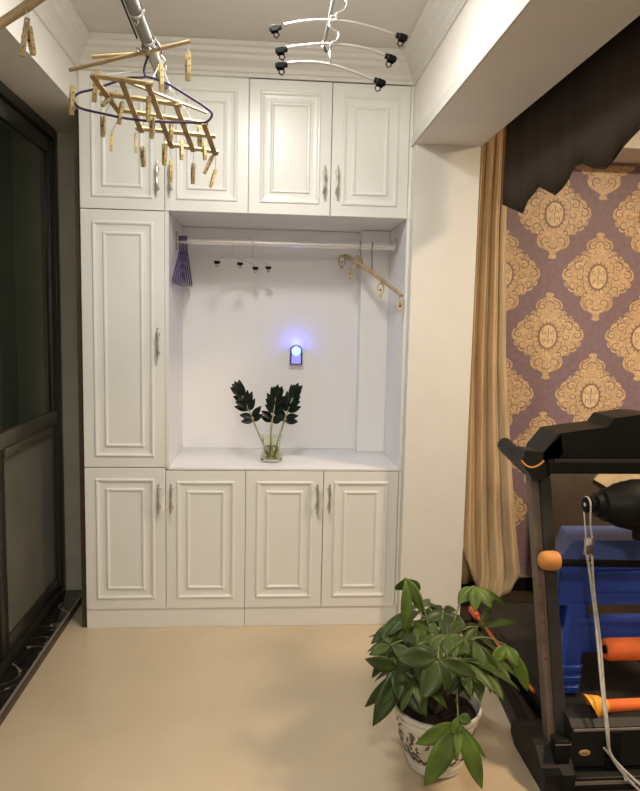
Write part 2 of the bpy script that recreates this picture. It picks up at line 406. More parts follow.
# ------------------------------------------------------------------ cabinets
def ring_panel(b, x0, x1, z0, z1, y, prof):
    rings = []
    for ins, h in prof:
        rings.append([b.vert(p) for p in ((x0+ins, y-h, z0+ins), (x1-ins, y-h, z0+ins), (x1-ins, y-h, z1-ins), (x0+ins, y-h, z1-ins))])
    for A, B in zip(rings, rings[1:]):
        for j in range(4): b.face((A[j], A[(j+1) % 4], B[(j+1) % 4], B[j]))
    b.face(rings[-1])
PROF = [(0, -.019), (0, -.002), (.002, 0), (.048, 0), (.0495, .0008), (.0515, .004), (.0555, .006), (.0605, .0052), (.064, .002), (.068, -.0006), (.080, -.002), (.094, -.0018), (.0965, -.0007), (.0985, .0024), (.102, .0042), (.107, .0035), (.111, .000), (.114, -.0014)]
def make_handle(parent, x, zc):
    b = MB(); y = -.021
    for z in (zc-.044, zc+.044):
        b.lathe([(.009, 0), (.009, -.003), (.005, -.006), (.0045, -.022)], (x, y, z), 10, 'y')
    pts = [(x, y-.022-.006*math.sin(PI*t), zc-.066+.132*t) for t in [i/12 for i in range(13)]]
    b.tube(pts, [.0035+.0045*abs(math.sin(2*PI*i/12)) * (1 if 1 < i < 11 else .6) for i in range(13)], 8)
    for i in (0, 12): 
        p = pts[i]; b.lathe([(.0, -.006), (.0055, -.003), (.0055, .003), (0, .006)], p, 8)
    b.build('handle', 'handle', parent)
def make_door(parent, x0, x1, z0, z1, hs, hz):
    b = MB(); ring_panel(b, x0+.0015, x1-.0015, z0+.0015, z1-.0015, -.02, PROF)
    # flat back so the door is a closed slab
    xs = (x0+.0015, x1-.0015); zs = (z0+.0015, z1-.0015)
    b.face([b.vert(p) for p in ((xs[0], -.001, zs[0]), (xs[0], -.001, zs[1]), (xs[1], -.001, zs[1]), (xs[1], -.001, zs[0]))])
    d = b.build('door', 'cab', parent, smooth=False)
    make_handle(d, (x1-.030) if hs > 0 else (x0+.028), hz)
def carcass(b, x0, x1, z0, z1, y0=0.0, y1=DEP, t=.018):
    b.box(x0+.0005, x0+t, y0, y1, z0, z1); b.box(x1-t, x1-.0005, y0, y1, z0, z1)
    b.box(x0+t, x1-t, y0, y1, z0, z0+t); b.box(x0+t, x1-t, y0, y1, z1-t, z1); b.box(x0+t, x1-t, y1-.01, y1, z0+t, z1-t)
c = thing('wall_cabinet', (.375, 0, ZU), 'upper white cabinet on the left, its two doors partly hidden by the bamboo lattice rack', 'cabinet')
b = MB(); carcass(b, 0, .75, ZU+.001, 2.559); b.box(0, .75, -.0215, -.001, ZT-.016, ZT-.0142); b.build('carcass', 'cab', c, smooth=False)
make_door(c, 0, .375, ZU, ZT-.015, 1, 2.108); make_door(c, .375, .75, ZU, ZT-.015, -1, 2.11)
c = thing('wall_cabinet', (1.125, 0, ZU), 'upper white cabinet on the right with two panelled doors, behind the three silver clip hangers', 'cabinet')
b = MB(); carcass(b, .75, 1.499, ZU+.001, 2.559); b.box(1.484, 1.499, -.0205, -.0005, ZU, 2.559); b.build('carcass', 'cab', c, smooth=False)
make_door(c, .75, 1.125, ZU, ZT-.015, 1, 2.117); make_door(c, 1.125, 1.484, ZU, ZT-.015, -1, 2.12)
c = thing('tall_cabinet', (.188, 0, ZC), 'tall narrow white cabinet with one long panelled door beside the open niche', 'cabinet')
b = MB(); carcass(b, 0, .385, ZC-.0115, ZU-.001); b.box(.3755, .385, -.0195, 0, ZC+.001, ZU-.001); b.build('carcass', 'cab', c, smooth=False)
b = MB(); b.box(-.025, -.0005, -.002, .385, .0, 2.394); b.build('gap_strip', 'brownedge', c, smooth=False)['label'] = 'dark brown strip standing for the dark gap at the cabinet side'  # dark gap beside the cabinet, its darkness put in as a brown strip
make_door(c, 0, .375, ZC, ZU-.001, 1, 1.371)
ZK = .0955
for (x0, x1, xe, lab) in ((0, .75, .75, 'lower left white base cabinet with two panelled doors below the tall cabinet'), (.75, 1.499, 1.49, 'lower right white base cabinet with two panelled doors next to the pillar')):
    c = thing('base_cabinet', ((x0+x1)/2, 0, 0), lab, 'cabinet')
    b = MB(); carcass(b, x0, x1, ZK+.001, ZC-.0135)
    if x1 > 1: b.box(1.488, 1.499, -.0205, -.0005, ZK, ZC-.0135)
    b.build('carcass', 'cab', c, smooth=False)
    b = MB(); b.box(x0+.001, x1-.001, -.014, .02, .0005, ZK, .001); b.build('plinth', 'cab', c, smooth=False)
    xa, xm, xb = (0, .375, .75) if x0 == 0 else (.75, 1.122, 1.487)
    make_door(c, xa, xm, ZK, ZC-.013 if xa > 0 else ZC-.0015, 1, .643); make_door(c, xm, xb, ZK, ZC-.013, -1, .643)
b = MB(); b.box(.386, 1.499, -.0215, .4995, ZC-.0115, ZC, .002)
tag(b.build('worktop', 'niche'), 'white counter of the open niche carrying the glass jar of cuttings', 'counter')
c = thing('niche_lining', (.94, .4, ZC), 'smooth white lining of the open niche with a boxed column at right', 'panel')
b = MB(); b.box(.3855, 1.484, .488, .4995, ZC+.001, ZU-.001); b.build('back_panel', 'niche', c, smooth=False)
b = MB(); b.box(1.3345, 1.484, .40, .4875, ZC+.001, ZU-.001, .002); b.build('boxed_column', 'niche', c, smooth=False)
b = MB(); b.box(1.4845, 1.499, -.0195, .4995, ZC+.001, ZU-.001, .001); b.build('side_panel', 'niche', c, smooth=False)
b = MB(); b.box(.3855, .392, -.0195, .4875, ZC+.001, ZU-.001); b.build('side_panel', 'niche', c, smooth=False)

# wardrobe rail
rl = thing('wardrobe_rail', (.94, .25, 1.87), 'silver wardrobe rail across the top of the niche', 'rail')
b = MB(); b.tube([(.396, .25, 1.868), (1.482, .25, 1.868)], .0165, 16); b.build('rod', 'railm', rl)
for x0, x1 in ((.3925, .402), (1.475, 1.484)):
    b = MB(); b.box(x0, x1, .232, .268, 1.83, 1.91, .004); b.build('socket', 'handle', rl)

# ------------------------------------------------------------------ night light on its socket
s = thing('wall_socket', (1.0, .487, 1.255), 'white wall socket plate holding the glowing blue night light', 'socket')
b = MB(); b.box(.958, 1.044, .479, .4878, 1.228, 1.312, .004); b.build('faceplate', 'whitepl', s)
n = thing('night_light', (1.0, .478, 1.26), 'small arch-shaped night light glowing blue in the niche', 'night light')
def archp(r, h, z0, nseg=14):
    return [(-r, z0)]+[(-r*math.cos(PI*i/nseg), z0+h+r*1.15*math.sin(PI*i/nseg)) for i in range(nseg+1)]+[(r, z0)]
b = MB(); b.prism([(1.0+x, z) for x, z in archp(.034, .068, 1.252)], .455, .4785); b.build('rim', 'nlrim', n, smooth=False)
b = MB(); b.prism([(1.0+x, z) for x, z in archp(.025, .038, 1.258)], .449, .4545); b.build('lens', 'nlbody', n, smooth=False)
b = MB(); b.lathe([(.024, 0), (.022, -.007), (.014, -.013), (.0, -.015)], (1.0, .4545, 1.325), 18, 'y'); b.build('led_dome', 'led', n)

# ------------------------------------------------------------------ hangers
def clip_black(b, p, ax, s=1.0):
    """one black pinch clip: two jaws, a wire loop below"""
    p = Vector(p); ax = Vector(ax).normalized(); zz = Vector((0, 0, 1)); sd = ax.cross(zz).normalized(); u_ = sd.cross(ax).normalized()
    mt = Matrix(((ax.x, sd.x, u_.x, p.x), (ax.y, sd.y, u_.y, p.y), (ax.z, sd.z, u_.z, p.z), (0, 0, 0, 1)))
    b.box(-.020*s, .018*s, -.007*s, .007*s, -.0075*s, .0075*s, .003*s, 2, mt)
    b.box(-.010*s, .014*s, -.0115*s, -.0073*s, -.012*s, .007*s, .002*s, 1, mt); b.box(-.010*s, .014*s, .0073*s, .0115*s, -.012*s, .007*s, .002*s, 1, mt)
    b.tube([mt @ Vector(q) for q in ((-.004*s, 0, -.010*s), (-.009*s, 0, -.022*s), (0, 0, -.03*s), (.008*s, 0, -.023*s), (.007*s, 0, -.016*s))], .0022*s, 6)
RH = [('uppermost', -1.0, (275, 28), [(284, 24.5), (310, 20.5), (340, 20.5), (368, 26), (393, 33.5)], (402, 37)),
      ('middle', -1.015, (281, 50), [(287, 47.5), (318, 44), (345, 45), (368, 49), (384, 55)], (391, 58)),
      ('lowest', -1.03, (281, 65), [(287, 63), (310, 62), (332, 65), (354, 72), (373, 79.5)], (380, 82))]
hookpx = [[(337.5, 20.5), (336, 14), (344, 10), (347, 3), (341, -3), (331, -5)], [(334, 44), (338, 38), (338, 32), (330, 27), (330, 21), (332, 16), (336, 17)], [(330, 65), (330, 58), (330, 50), (332, 43), (336, 41)]]
for (nm, y, c1, mid, c2), hk in zip(RH, hookpx):
    pts = [U(x_, z_, y) for x_, z_ in mid]
    h = thing('clip_hanger', U(335, hk[0][1], y), {'uppermost': 'uppermost of the three arched silver hangers with black end clips', 'middle': 'middle of the three arched silver hangers with black end clips', 'lowest': 'lowest of the three arched silver hangers, in front of the cabinet top'}[nm], 'hanger', 'cascading silver clip hangers')
    b = MB(); sp = smoothpath(pts, 6); b.tube(sp, .0045, 10); b.build('arm', 'metal', h)
    hp = [U(x_, z_, y-.008*(i % 2)) for i, (x_, z_) in enumerate(hk)]
    b = MB(); b.tube(smoothpath(hp, 5), .0032, 8); b.build('hook', 'metal', h)
    b = MB(); clip_black(b, U(*c1, y), sp[0]-sp[1]); b.build('clip', 'blackpl', h)
    b = MB(); clip_black(b, U(*c2, y), sp[-1]-sp[-2]); b.build('clip', 'blackpl', h)
# drying poles
RP = thing('drying_pole', (1.035, -1.6, 2.45), 'drying pole with white end cap behind the three silver clip hangers', 'pole')
b = MB(); b.tube([(1.035, -2.6, 2.462), (1.033, -.67, 2.462)], .0055, 12); b.build('rod', 'poleg', RP)
b = MB(); b.lathe([(.0, .016), (.009, .013), (.012, .004), (.012, -.016), (.007, -.018)], (1.033, -.662, 2.462), 14, 'y'); b.build('end_cap', 'whitepl', RP)
b = MB(); b.tube([(1.033, -.69, 2.45), (1.035, -.69, 2.437), (1.042, -.69, 2.43)], .004, 6); b.build('stop_hook', 'blackpl', RP)
for y in (-1.5, -2.4):
    b = MB(); b.tube([(1.035, y, 2.468), (1.035, y, 2.689)], .003, 6); b.build('suspension_cable', 'spring', RP)
LP = thing('drying_pole', (.5, -1.6, 2.25), 'drying pole at left carrying the purple and bamboo hangers', 'pole')
b = MB(); b.tube([(.517, -2.6, 2.25), (.497, -.80, 2.25)], .0165, 16); b.build('rod', 'poleg', LP)
b = MB(); b.lathe([(.0, .016), (.014, .014), (.018, .004), (.018, -.02), (.016, -.022)], (.497, -.80, 2.25), 14, 'y'); b.build('end_cap', 'whitepl', LP)
for k, y in enumerate((-1.36, -1.19, -.98)):
    b = MB(); b.lathe([(.0165, -.006), (.0195, -.005), (.0195, .005), (.0165, .006)], (.507, y, 2.25), 14, 'y')
    b.tube([(.507, y, 2.231), (.512, y, 2.222), (.507, y, 2.214), (.501, y, 2.220)], .0022, 6)
    b.build('hanging_ring', 'metal', LP)
b = MB(); b.tube([U(137, 38, -1.18), U(120, -4, -1.42), (.50, -2.0, 2.689)], .0028, 6); b.build('suspension_cable', 'blackpl', LP)
b = MB(); b.tube([(.515, -2.4, 2.26), (.515, -2.4, 2.689)], .003, 6); b.build('suspension_cable', 'spring', LP)

# purple wire hanger
Y = -1.1
ph = thing('wire_hanger', U(146, 75, Y), 'purple coated wire hanger hanging open at the front of the left drying pole', 'hanger')
b = MB()
tri = [U(146, 76, Y), U(143, 77.5, Y), U(128, 78, Y), U(112, 83, Y), U(95, 89, Y-.01), U(79, 93, Y-.02), U(74, 99, Y-.02), U(79, 107.5, Y-.02), U(100, 113, Y-.01), U(130, 119, Y), U(165, 122, Y), U(200, 122.5, Y), U(208, 121, Y), U(212, 114, Y), U(205, 107, Y), U(188, 96, Y), U(168, 84, Y), U(155, 79, Y), U(147.5, 77, Y), U(146, 76, Y)]
b.tube(smoothpath(tri, 4), .0036, 8); b.build('frame', 'purple', ph)
b = MB(); hk = [U(146, 77, Y), U(144, 70, Y), U(146, 62, Y), U(149, 53, Y)]
b.tube(smoothpath(hk+[Vector((.507-.016, Y-.0, 2.266)), Vector((.507, Y, 2.2715)), Vector((.526, Y, 2.262)), Vector((.530, Y, 2.245))], 5), .0036, 8); b.build('hook', 'purple', ph)

# bamboo stick hangers
def stick_hanger(label, p, q, r, m, hook_px=None, pole=(.507, 2.25)):
    p, q = Vector(p), Vector(q)
    t = thing('stick_hanger', (p+q)/2, label, 'hanger')
    b = MB(); b.tube([p.lerp(q, i/8) for i in range(9)], [r*(1.12 if i in (2, 6) else 1) for i in range(9)], 10); b.build('stick', m, t)
    b = MB(); c = p.lerp(q, hook_px); 
    b.tube(smoothpath([c, c+Vector((.0, 0, .018)), Vector((pole[0]-.022, c.y, pole[1]+.004)), Vector((pole[0], c.y, pole[1]+.021)), Vector((pole[0]+.022, c.y, pole[1]+.002)), Vector((pole[0]+.018, c.y, pole[1]-.014))], 5), .003, 6); b.build('hook', 'spring', t)
    return t
stick_hanger('long brown bamboo stick hanger slanting up to the right above the purple hanger', U(69, 70, -1.17), U(190, 41.5, -1.13), .0055, 'bamboo2', .6)
stick_hanger('short pale bamboo stick hanger above the purple hanger, level', U(92, 57, -1.03), U(162, 52.5, -1.03), .0058, 'bamboo', .66)
stick_hanger('thick bamboo stick cut off by the top left corner of the photo', U(-45, 54, -1.62), U(50, -9, -1.60), .010, 'bamboo2', .9)

# lattice rack: crossed slats, hung on cords from the left pole
def LY(py): return -1.16+.28*(py-77)/76
def LP_(cx, cy): return U(cx/2.667, cy/2.667, LY(cy/2.667))
def LQ(u_, v_): return LP_(250, 205).lerp(LP_(400, 225), u_).lerp(LP_(445, 387).lerp(LP_(575, 408), u_), v_)
lat = thing('lattice_rack', LQ(.5, .5), 'bamboo lattice drying rack hanging below the purple wire hanger', 'drying rack')
nl_ = (LP_(400, 225)-LP_(250, 205)).cross(LP_(445, 387)-LP_(250, 205)).normalized()
def slat(p, q, nrm, w, t):
    b = MB(); d = (q-p).normalized(); sd = d.cross(nrm).normalized(); n_ = sd.cross(d)
    pts = []
    for c_ in (p-d*.008, q+d*.008):
        pts += [c_+sd*w/2+n_*t/2, c_-sd*w/2+n_*t/2, c_-sd*w/2-n_*t/2, c_+sd*w/2-n_*t/2]
    b.hull8(pts); return b
for (x0, y0, x1, y1) in ((250, 205, 400, 226), (272, 252, 478, 282), (318, 296, 548, 332), (368, 345, 568, 366), (445, 387, 577, 408)):
    slat(LP_(x0, y0)+nl_*.004, LP_(x1, y1)+nl_*.004, nl_, .0145, .006).build('slat', 'bamboo', lat, smooth=False)
for (x0, y0, x1, y1) in ((250, 205, 316, 294), (325, 217, 376, 346), (395, 226, 457, 388), (470, 281, 514, 397), (545, 332, 573, 407)):
    slat(LP_(x0, y0)-nl_*.003, LP_(x1, y1)-nl_*.003, nl_, .0155, .006).build('slat', 'bamboo2', lat, smooth=False)
slat(LP_(325, 220)+nl_*.009, LP_(545, 305)+nl_*.009, nl_, .007, .005).build('brace', 'bamboo', lat, smooth=False)
b = MB()
for u_, v_ in ((0, 0), (1, 0), (0, 1), (1, 1)):
    b.tube([LQ(u_, v_), Vector((.506, -1.02+.06*v_, 2.235))], .0010, 5)
b.build('suspension_cord', 'cord', lat)

# clothes pegs
def make_peg(name, m):
    t = thing(name, (0, 0, 0), 'x', 'clothes peg')
    for sgn in (-1, 1):
        b = MB()
        poly = [(-.0355, .0085), (-.0355, .0035), (-.012, .001), (-.004, .0028), (.004, .001), (.020, .001), (.0355, .0005), (.0355, .006), (.02, .0078), (0, .0085)]
        a = [b.vert((-.0052, sgn*y, -z)) for z, y in poly]; c_ = [b.vert((.0052, sgn*y, -z)) for z, y in poly]; n_ = len(poly)
        b.face(a); b.face(c_[::-1])
        for i in range(n_): b.face((a[i], c_[i], c_[(i+1) % n_], a[(i+1) % n_]))
        b.build('jaw', m, t, smooth=False)
    b = MB(); b.lathe([(.0035, -.0062), (.0035, .0062)], (0, 0, .0), 10, 'x', True, True)
    for z in (-.014, .014): b.lathe([(.0022, -.0057), (.0022, .0057)], (0, 0, z), 8, 'x', True, True)
    for z in (-.02, 0, .018): b.lathe([(.0021, -.0091), (.0021, .0091)], (0, 0, z), 8, 'y', True, True)
    b.build('spring', 'spring', t); return t
proto = {'peg': make_peg('clothes_peg', 'peg'), 'peg2': make_peg('clothes_peg', 'peg2')}
used = {'peg': False, 'peg2': False}
def peg(px, py, y, rx, ry, rz, s, m, label, cord_to=None):
    o = proto[m] if not used[m] else copy_tree(proto[m]); used[m] = True
    p = U(px, py, y); o.location = p; o.rotation_euler = (rx, ry, rz); o.scale = (s, s, s)
    o['label'] = label; o['category'] = 'clothes peg'; o['group'] = 'wooden clothes pegs around the drying racks'
    if cord_to:
        top = Matrix.LocRotScale(p, o.rotation_euler.to_quaternion(), Vector((s, s, s))) @ Vector((0, 0, .034))
        b = MB(); q = Vector(cord_to); mi_ = Matrix.LocRotScale(p, o.rotation_euler.to_quaternion(), Vector((s, s, s))).inverted()
        b.tube([mi_ @ top, mi_ @ q], .0009/s, 5); cc = b.build('cord', 'cord'); cc.parent = o
L1 = 'clothes peg '
peg(72, 100.5, -1.118, .1, .03, .5, 1.12, 'peg', L1+'gripping the left tip of the purple wire hanger')
peg(95.5, 86, -1.112, .1, .1, .35, 1.22, 'peg', L1+'gripping the left shoulder of the purple wire hanger')
peg(109, 99, -1.09, .1, .75, 1.0, .95, 'peg2', L1+'lying tilted on the lattice, left of the hanger neck', LQ(.2, .2))
peg(120.5, 113, -1.1, .05, .15, .6, .9, 'peg', L1+'clipped on the lower left of the purple hanger bar')
peg(148.5, 109, -1.1, 0, .03, .5, 1.0, 'peg', L1+'upright at the centre of the lattice, left of its twin on the bar')
peg(152, 127.5, -1.1, .05, .05, 1.2, .88, 'peg2', L1+'hanging from the middle of the purple hanger bar')
peg(161, 78, -1.1, 0, -.05, .5, 1.06, 'peg', L1+'gripping the right shoulder of the purple wire hanger')
peg(188, 66.5, -1.13, 0, .0, .5, 1.1, 'peg', L1+'hanging on a cord from the right tip of the long brown stick', U(189, 43, -1.13))
peg(103, 126.5, -1.02, 0, .05, 1.2, .85, 'peg2', L1+'dangling leftmost below the lattice in front of the far left cabinet door', LQ(0, .25))
peg(111.5, 141, -.84, 0, .06, .3, .9, 'peg', L1+'dangling faintly second from the left below the lattice', LQ(0, .4))
peg(136, 143, -.86, 0, .0, .3, .85, 'peg2', L1+'dangling third from the left below the lattice', LQ(.1, .6))
peg(143, 157, -.98, 0, -.08, 1.1, .85, 'peg2', L1+'dangling lowest in front of the gap left of the cabinet handles', LQ(.1, .75))
peg(164.5, 154.5, -1.0, 0, .04, .8, .9, 'peg', L1+'clipped to the lower left corner of the lattice', LQ(.0, 1))
peg(171, 172, -.86, 0, .05, .3, .95, 'peg', L1+'dangling beside the left door handles below the lattice corner', LQ(.05, 1))
peg(181.5, 150, -.90, 0, .0, .5, .85, 'peg', L1+'on the lowest lattice slat, left of the pair at its right end', LQ(.3, 1))
peg(193, 173.5, -.86, 0, .02, .5, .92, 'peg2', L1+'dangling below the lattice in the middle of the second cabinet door', LQ(.55, 1))
peg(199.5, 135, -.93, 0, -.03, .5, 1.0, 'peg', L1+'upper one of the pair at the right end of the lattice', LQ(.8, .8))
peg(204.5, 151, -.90, 0, -.05, .5, .8, 'peg', L1+'lower one of the pair at the right end of the lattice', LQ(.75, 1))
peg(208.5, 164.5, -.88, 0, .45, .5, .92, 'peg', L1+'tilted, hanging just below the right corner of the lattice', LQ(.95, 1))
peg(213, 178.5, -.86, 0, .3, .5, .85, 'peg', L1+'dangling lowest at the far right below the lattice', LQ(1, 1))
peg(171, 131, -1.0, 0, .05, .6, .8, 'peg', L1+'small, in the middle of the lattice right of the hanging white cord', LQ(.3, .8))
peg(24.5, 37.5, -1.62, .12, .16, .4, 1.08, 'peg2', L1+'left one of the pair near the top left corner', U(26.5, 9, -1.61))
peg(31, 41, -1.60, -.1, -.1, .9, .82, 'peg', L1+'right one of the pair near the top left corner', U(29, 7, -1.60))

# purple hangers bunched on the niche rail
for k in range(5):
    dx = .408+.0085*k; yb = .25
    h = thing('wire_hanger', (dx, yb, 1.87), 'purple wire hanger in the tight bunch at the left end of the niche rail', 'hanger', 'purple hangers bunched on the niche rail')
    b = MB(); fan = (k-2)*.0026-.001
    ang = math.radians(90); hw = .2
    pts = []
    for t, (a_, z_) in enumerate([(0, 1.815), (-.03, 1.80), (-.19, 1.685), (-.205, 1.67), (-.19, 1.656), (0, 1.652), (.17, 1.656), (.185, 1.67), (.17, 1.685), (.03, 1.80), (0, 1.815)]):
        pts.append(Vector((dx+fan*(1.815-z_)/.14, yb+a_*.92, z_)))
    b.tube(smoothpath(pts, 3), .0038, 6); b.build('frame', 'purple', h)
    b = MB(); b.tube(smoothpath([(dx, yb, 1.815), (dx, yb+.004, 1.835), (dx, yb+.022, 1.856), (dx, yb+.021, 1.877), (dx, yb, 1.8895), (dx, yb-.021, 1.878), (dx, yb-.022, 1.862)], 4), .0034, 6); b.build('hook', 'purple', h)

# silver clip hangers in the niche
for nm, (c1, c2, hx) in (('left', ((217, 262), (255.5, 268), .668)), ('right', ((240, 263.5), (268.5, 267.5), .767))):
    p, q = U(*c1, .20), U(*c2, .30)
    h = thing('clip_hanger', (hx, .25, 1.87), nm+' one of two small silver hangers with black clips on the niche rail', 'hanger', 'small clip hangers on the niche rail')
    mid = (p+q)/2+Vector((0, 0, .035)); mid.x = hx if abs(mid.x-hx) < .05 else mid.x
    b = MB(); b.tube(smoothpath([p+Vector((0, 0, .012)), p.lerp(mid, .5)+Vector((0, 0, .012)), mid, q.lerp(mid, .5)+Vector((0, 0, .012)), q+Vector((0, 0, .012))], 5), .0033, 8); b.build('arm', 'metal', h)
    b = MB(); b.tube(smoothpath([mid, Vector((hx, .25, 1.83)), (hx, .271, 1.853), (hx, .271, 1.875), (hx, .25, 1.8885), (hx, .229, 1.876), (hx, .229, 1.86)], 4), .0026, 6); b.build('hook', 'metal', h)
    for e, d in ((p, p-q), (q, q-p)):
        b = MB(); clip_black(b, e, (d.x, d.y, 0), .8); b.build('clip', 'blackpl', h)

# bamboo hanger at the right of the niche
p, q = U(345, 256, .33), U(402, 296, -.05)
h = thing('bamboo_hanger', (1.31, .25, 1.8), 'bamboo stick hanger slanting down at the right end of the niche rail', 'hanger')
b = MB(); b.tube([p.lerp(q, i/8)+Vector((0, 0, .012*math.sin(PI*i/8))) for i in range(9)], [.012, .011, .011, .0105, .0105, .01, .01, .0095, .008], 10); b.build('stick', 'bamboo2', h)
for t, sh in ((.34, .0), (.50, .03)):
    c_ = p.lerp(q, t)+Vector((0, 0, .012*math.sin(PI*t))); yx = .25
    b = MB(); x = (1.305 if sh == 0 else 1.365)
    b.tube(smoothpath([c_, c_.lerp(Vector((x, .25, 1.84)), .6), (x-.004, .229, 1.85), (x, .229, 1.872), (x, .25, 1.8885), (x, .271, 1.876), (x, .271, 1.86)], 5), .0026, 6); b.build('hook', 'spring', h)
def ring_peg(px, py, y, s, label, m='peg', top=None):
    P = U(px, py, y); t = thing('peg_ring', P, label, 'clothes peg', 'looped pegs on the bamboo hanger in the niche')
    for sgn in (-1, 1):
        b = MB()
        b.tube(smoothpath([P+Vector((sgn*x*s, sgn*.004, z*s)) for x, z in ((.002, .036), (.012, .026), (.017, .008), (.012, -.012), (.004, -.024), (.008, -.036))], 4), .0046*s, 7); b.build('jaw', m, t)
    b = MB(); b.lathe([(.006*s, -.007), (.006*s, .007)], P, 8, 'y', True, True)
    if top is not None: b.tube([P+Vector((0, 0, .03*s)), top], .0012, 5)
    b.build('spring', 'spring', t)
st = lambda t: p.lerp(q, t)+Vector((0, 0, .012*math.sin(PI*t)-.008))
ring_peg(342, 262, .34, 1.0, 'brown looped peg at the left end of the slanting bamboo hanger', 'peg2', st(.0))
ring_peg(350, 274, .31, .85, 'brown looped peg hanging second from the left below the bamboo hanger', 'peg2', st(.15))
ring_peg(358, 262, .27, .9, 'pale looped peg close under the hooks of the bamboo hanger', 'peg', st(.3))
ring_peg(380.5, 290, .09, .95, 'pale looped peg hanging below the middle of the bamboo hanger', 'peg', st(.66))
ring_peg(400, 306, -.04, .85, 'pale looped peg dangling lowest below the right tip of the bamboo hanger', 'peg', st(.94)+Vector((0, 0, .012)))

# ------------------------------------------------------------------ jar with cuttings
JC = Vector((.872, .15, ZC))
j = thing('glass_jar', JC, 'small clear glass jar of water on the niche counter', 'jar')
K = 1.22
b = MB(); b.lathe([(r*K, h) for r, h in [(.0, .001), (.036, .001), (.044, .006), (.045, .03), (.036, .055), (.034, .075), (.037, .118), (.042, .13), (.0385, .13), (.033, .116), (.030, .075), (.031, .055), (.038, .032), (.037, .016), (.0, .012)]], JC, 28); b.build('glass', 'clear', j)
b = MB(); b.lathe([(r*K, h) for r, h in [(.0, .0125), (.0365, .0165), (.0375, .032), (.0305, .055), (.0295, .074), (0, .074)]], JC, 24); b.build('water', 'water', j)
def cutting(label, base, mid, tip, seedv):
    t = thing('plant_cutting', base, label, 'plant', 'cuttings in the glass jar')
    base, mid, tip = Vector(base), Vector(mid), Vector(tip)
    path = smoothpath([base, mid, mid.lerp(tip, .5)+Vector((0, 0, .008)), tip], 6)
    b = MB(); b.tube(path, [.0065-.004*i/(len(path)-1) for i in range(len(path))], 8); b.build('stalk', 'zzs', t)
    rr = random.Random(seedv)
    b = MB(); n_ = 7
    for k in range(n_):
        f = .52+.46*k/(n_-1); i = min(int(f*(len(path)-1)), len(path)-2); c_ = path[i]; d = (path[i+1]-path[i]).normalized()
        side = Vector((d.z, 0, -d.x)).normalized()
        for sg in (-1, 1):
            L = .078-.012*abs(k-3)/3+rr.uniform(-.008, .008)
            opn = .95-.1*k
            dirv = (d*(.35+.12*k)+side*sg*opn+Vector((0, rr.uniform(-.5, .2), rr.uniform(-.12, .12)))).normalized()
            b.leaf(c_, c_+dirv*L, .034, Vector((0, -1, .35+rr.uniform(-.3, .3))), .05, .3, .5, 6)
    b.leaf(path[-2], path[-1]+(path[-1]-path[-3]).normalized()*.06, .034, (0, -1, .2), .03, .3, .5, 6)
    b.build('foliage', 'zz', t)
    b = MB()
    for k in range(5): b.tube(smoothpath([base, base+Vector((rr.uniform(-.012, .012), rr.uniform(-.012, .012), -.006)), base+Vector((rr.uniform(-.02, .02), rr.uniform(-.018, .018), .012))], 3), .0018, 5)
    b.build('roots', 'root', t)
yb = .15
cutting('dark glossy plant cutting leaning left out of the glass jar', (.864, yb, ZC+.022), U(258, 432, yb), U(240, 392, yb), 3)
cutting('dark glossy plant cutting standing in the middle of the glass jar', (.872, yb+.006, ZC+.022), U(271, 432, yb), U(276, 396, yb-.03), 8)
cutting('dark glossy plant cutting leaning right out of the glass jar', (.881, yb, ZC+.022), U(281, 432, yb+.01), U(294, 394, yb+.01), 5)

# ------------------------------------------------------------------ curtain and valance
vb = [(-0.253, 2.008), (-0.484, 1.935), (-0.532, 1.972), (-0.645, 2.008), (-0.723, 1.978), (-0.796, 1.949), (-0.852, 1.961), (-0.9, 1.984), (-0.934, 2.015), (-1.003, 2.011), (-1.088, 1.976), (-1.153, 1.962), (-1.199, 1.975), (-1.247, 2.0), (-1.337, 2.03), (-1.44, 2.01), (-1.53, 1.96), (-1.6, 1.99), (-1.72, 2.03), (-1.86, 2.0), (-1.95, 1.95), (-2.05, 2.0), (-2.2, 2.03), (-2.35, 1.98), (-2.45, 1.94), (-2.6, 2.02), (-2.8, 2.0), (-2.95, 1.95), (-3.1, 2.03), (-3.4, 1.97), (-3.9, 2.0)]
def vbot(y):
    for (ya, za), (yc, zc_) in zip(vb, vb[1:]):
        if yc <= y <= ya: t = (ya-y)/(ya-yc); return za+(zc_-za)*t
    return 1.97
b = MB(); ys = sorted(set([round(-0.253-.02*i, 3) for i in range(180)]+[y for y, _ in vb]), reverse=True); ys = [y for y in ys if y >= -3.9]
grid = []
for y in ys:
    zb_ = vbot(y); r_ = []
    for k in range(9):
        t = k/8; z = 2.6+(zb_-2.6)*t
        r_.append(b.vert((1.856+(.001+.0025*t)*math.sin(y*37)+.002*math.sin(y*13+1), y, z)))
    grid.append(r_)
for A, B in zip(grid, grid[1:]):
    for k in range(8): b.face((A[k], A[k+1], B[k+1], B[k]))
vl = thing('valance', (1.856, -2, 2.6), 'dark brown scalloped valance hanging along the beam', 'valance')
b.build('fabric', 'valance', vl, solid=.004)
b = MB(); b.tube([(1.856, y, vbot(y)) for y in ys], .0035, 6); b.build('hem_cord', 'valance', vl)
b = MB(); b.box(1.802, 1.875, -3.95, -.28, 2.6005, 2.6195); b.build('curtain_box', 'valance', vl, smooth=False)
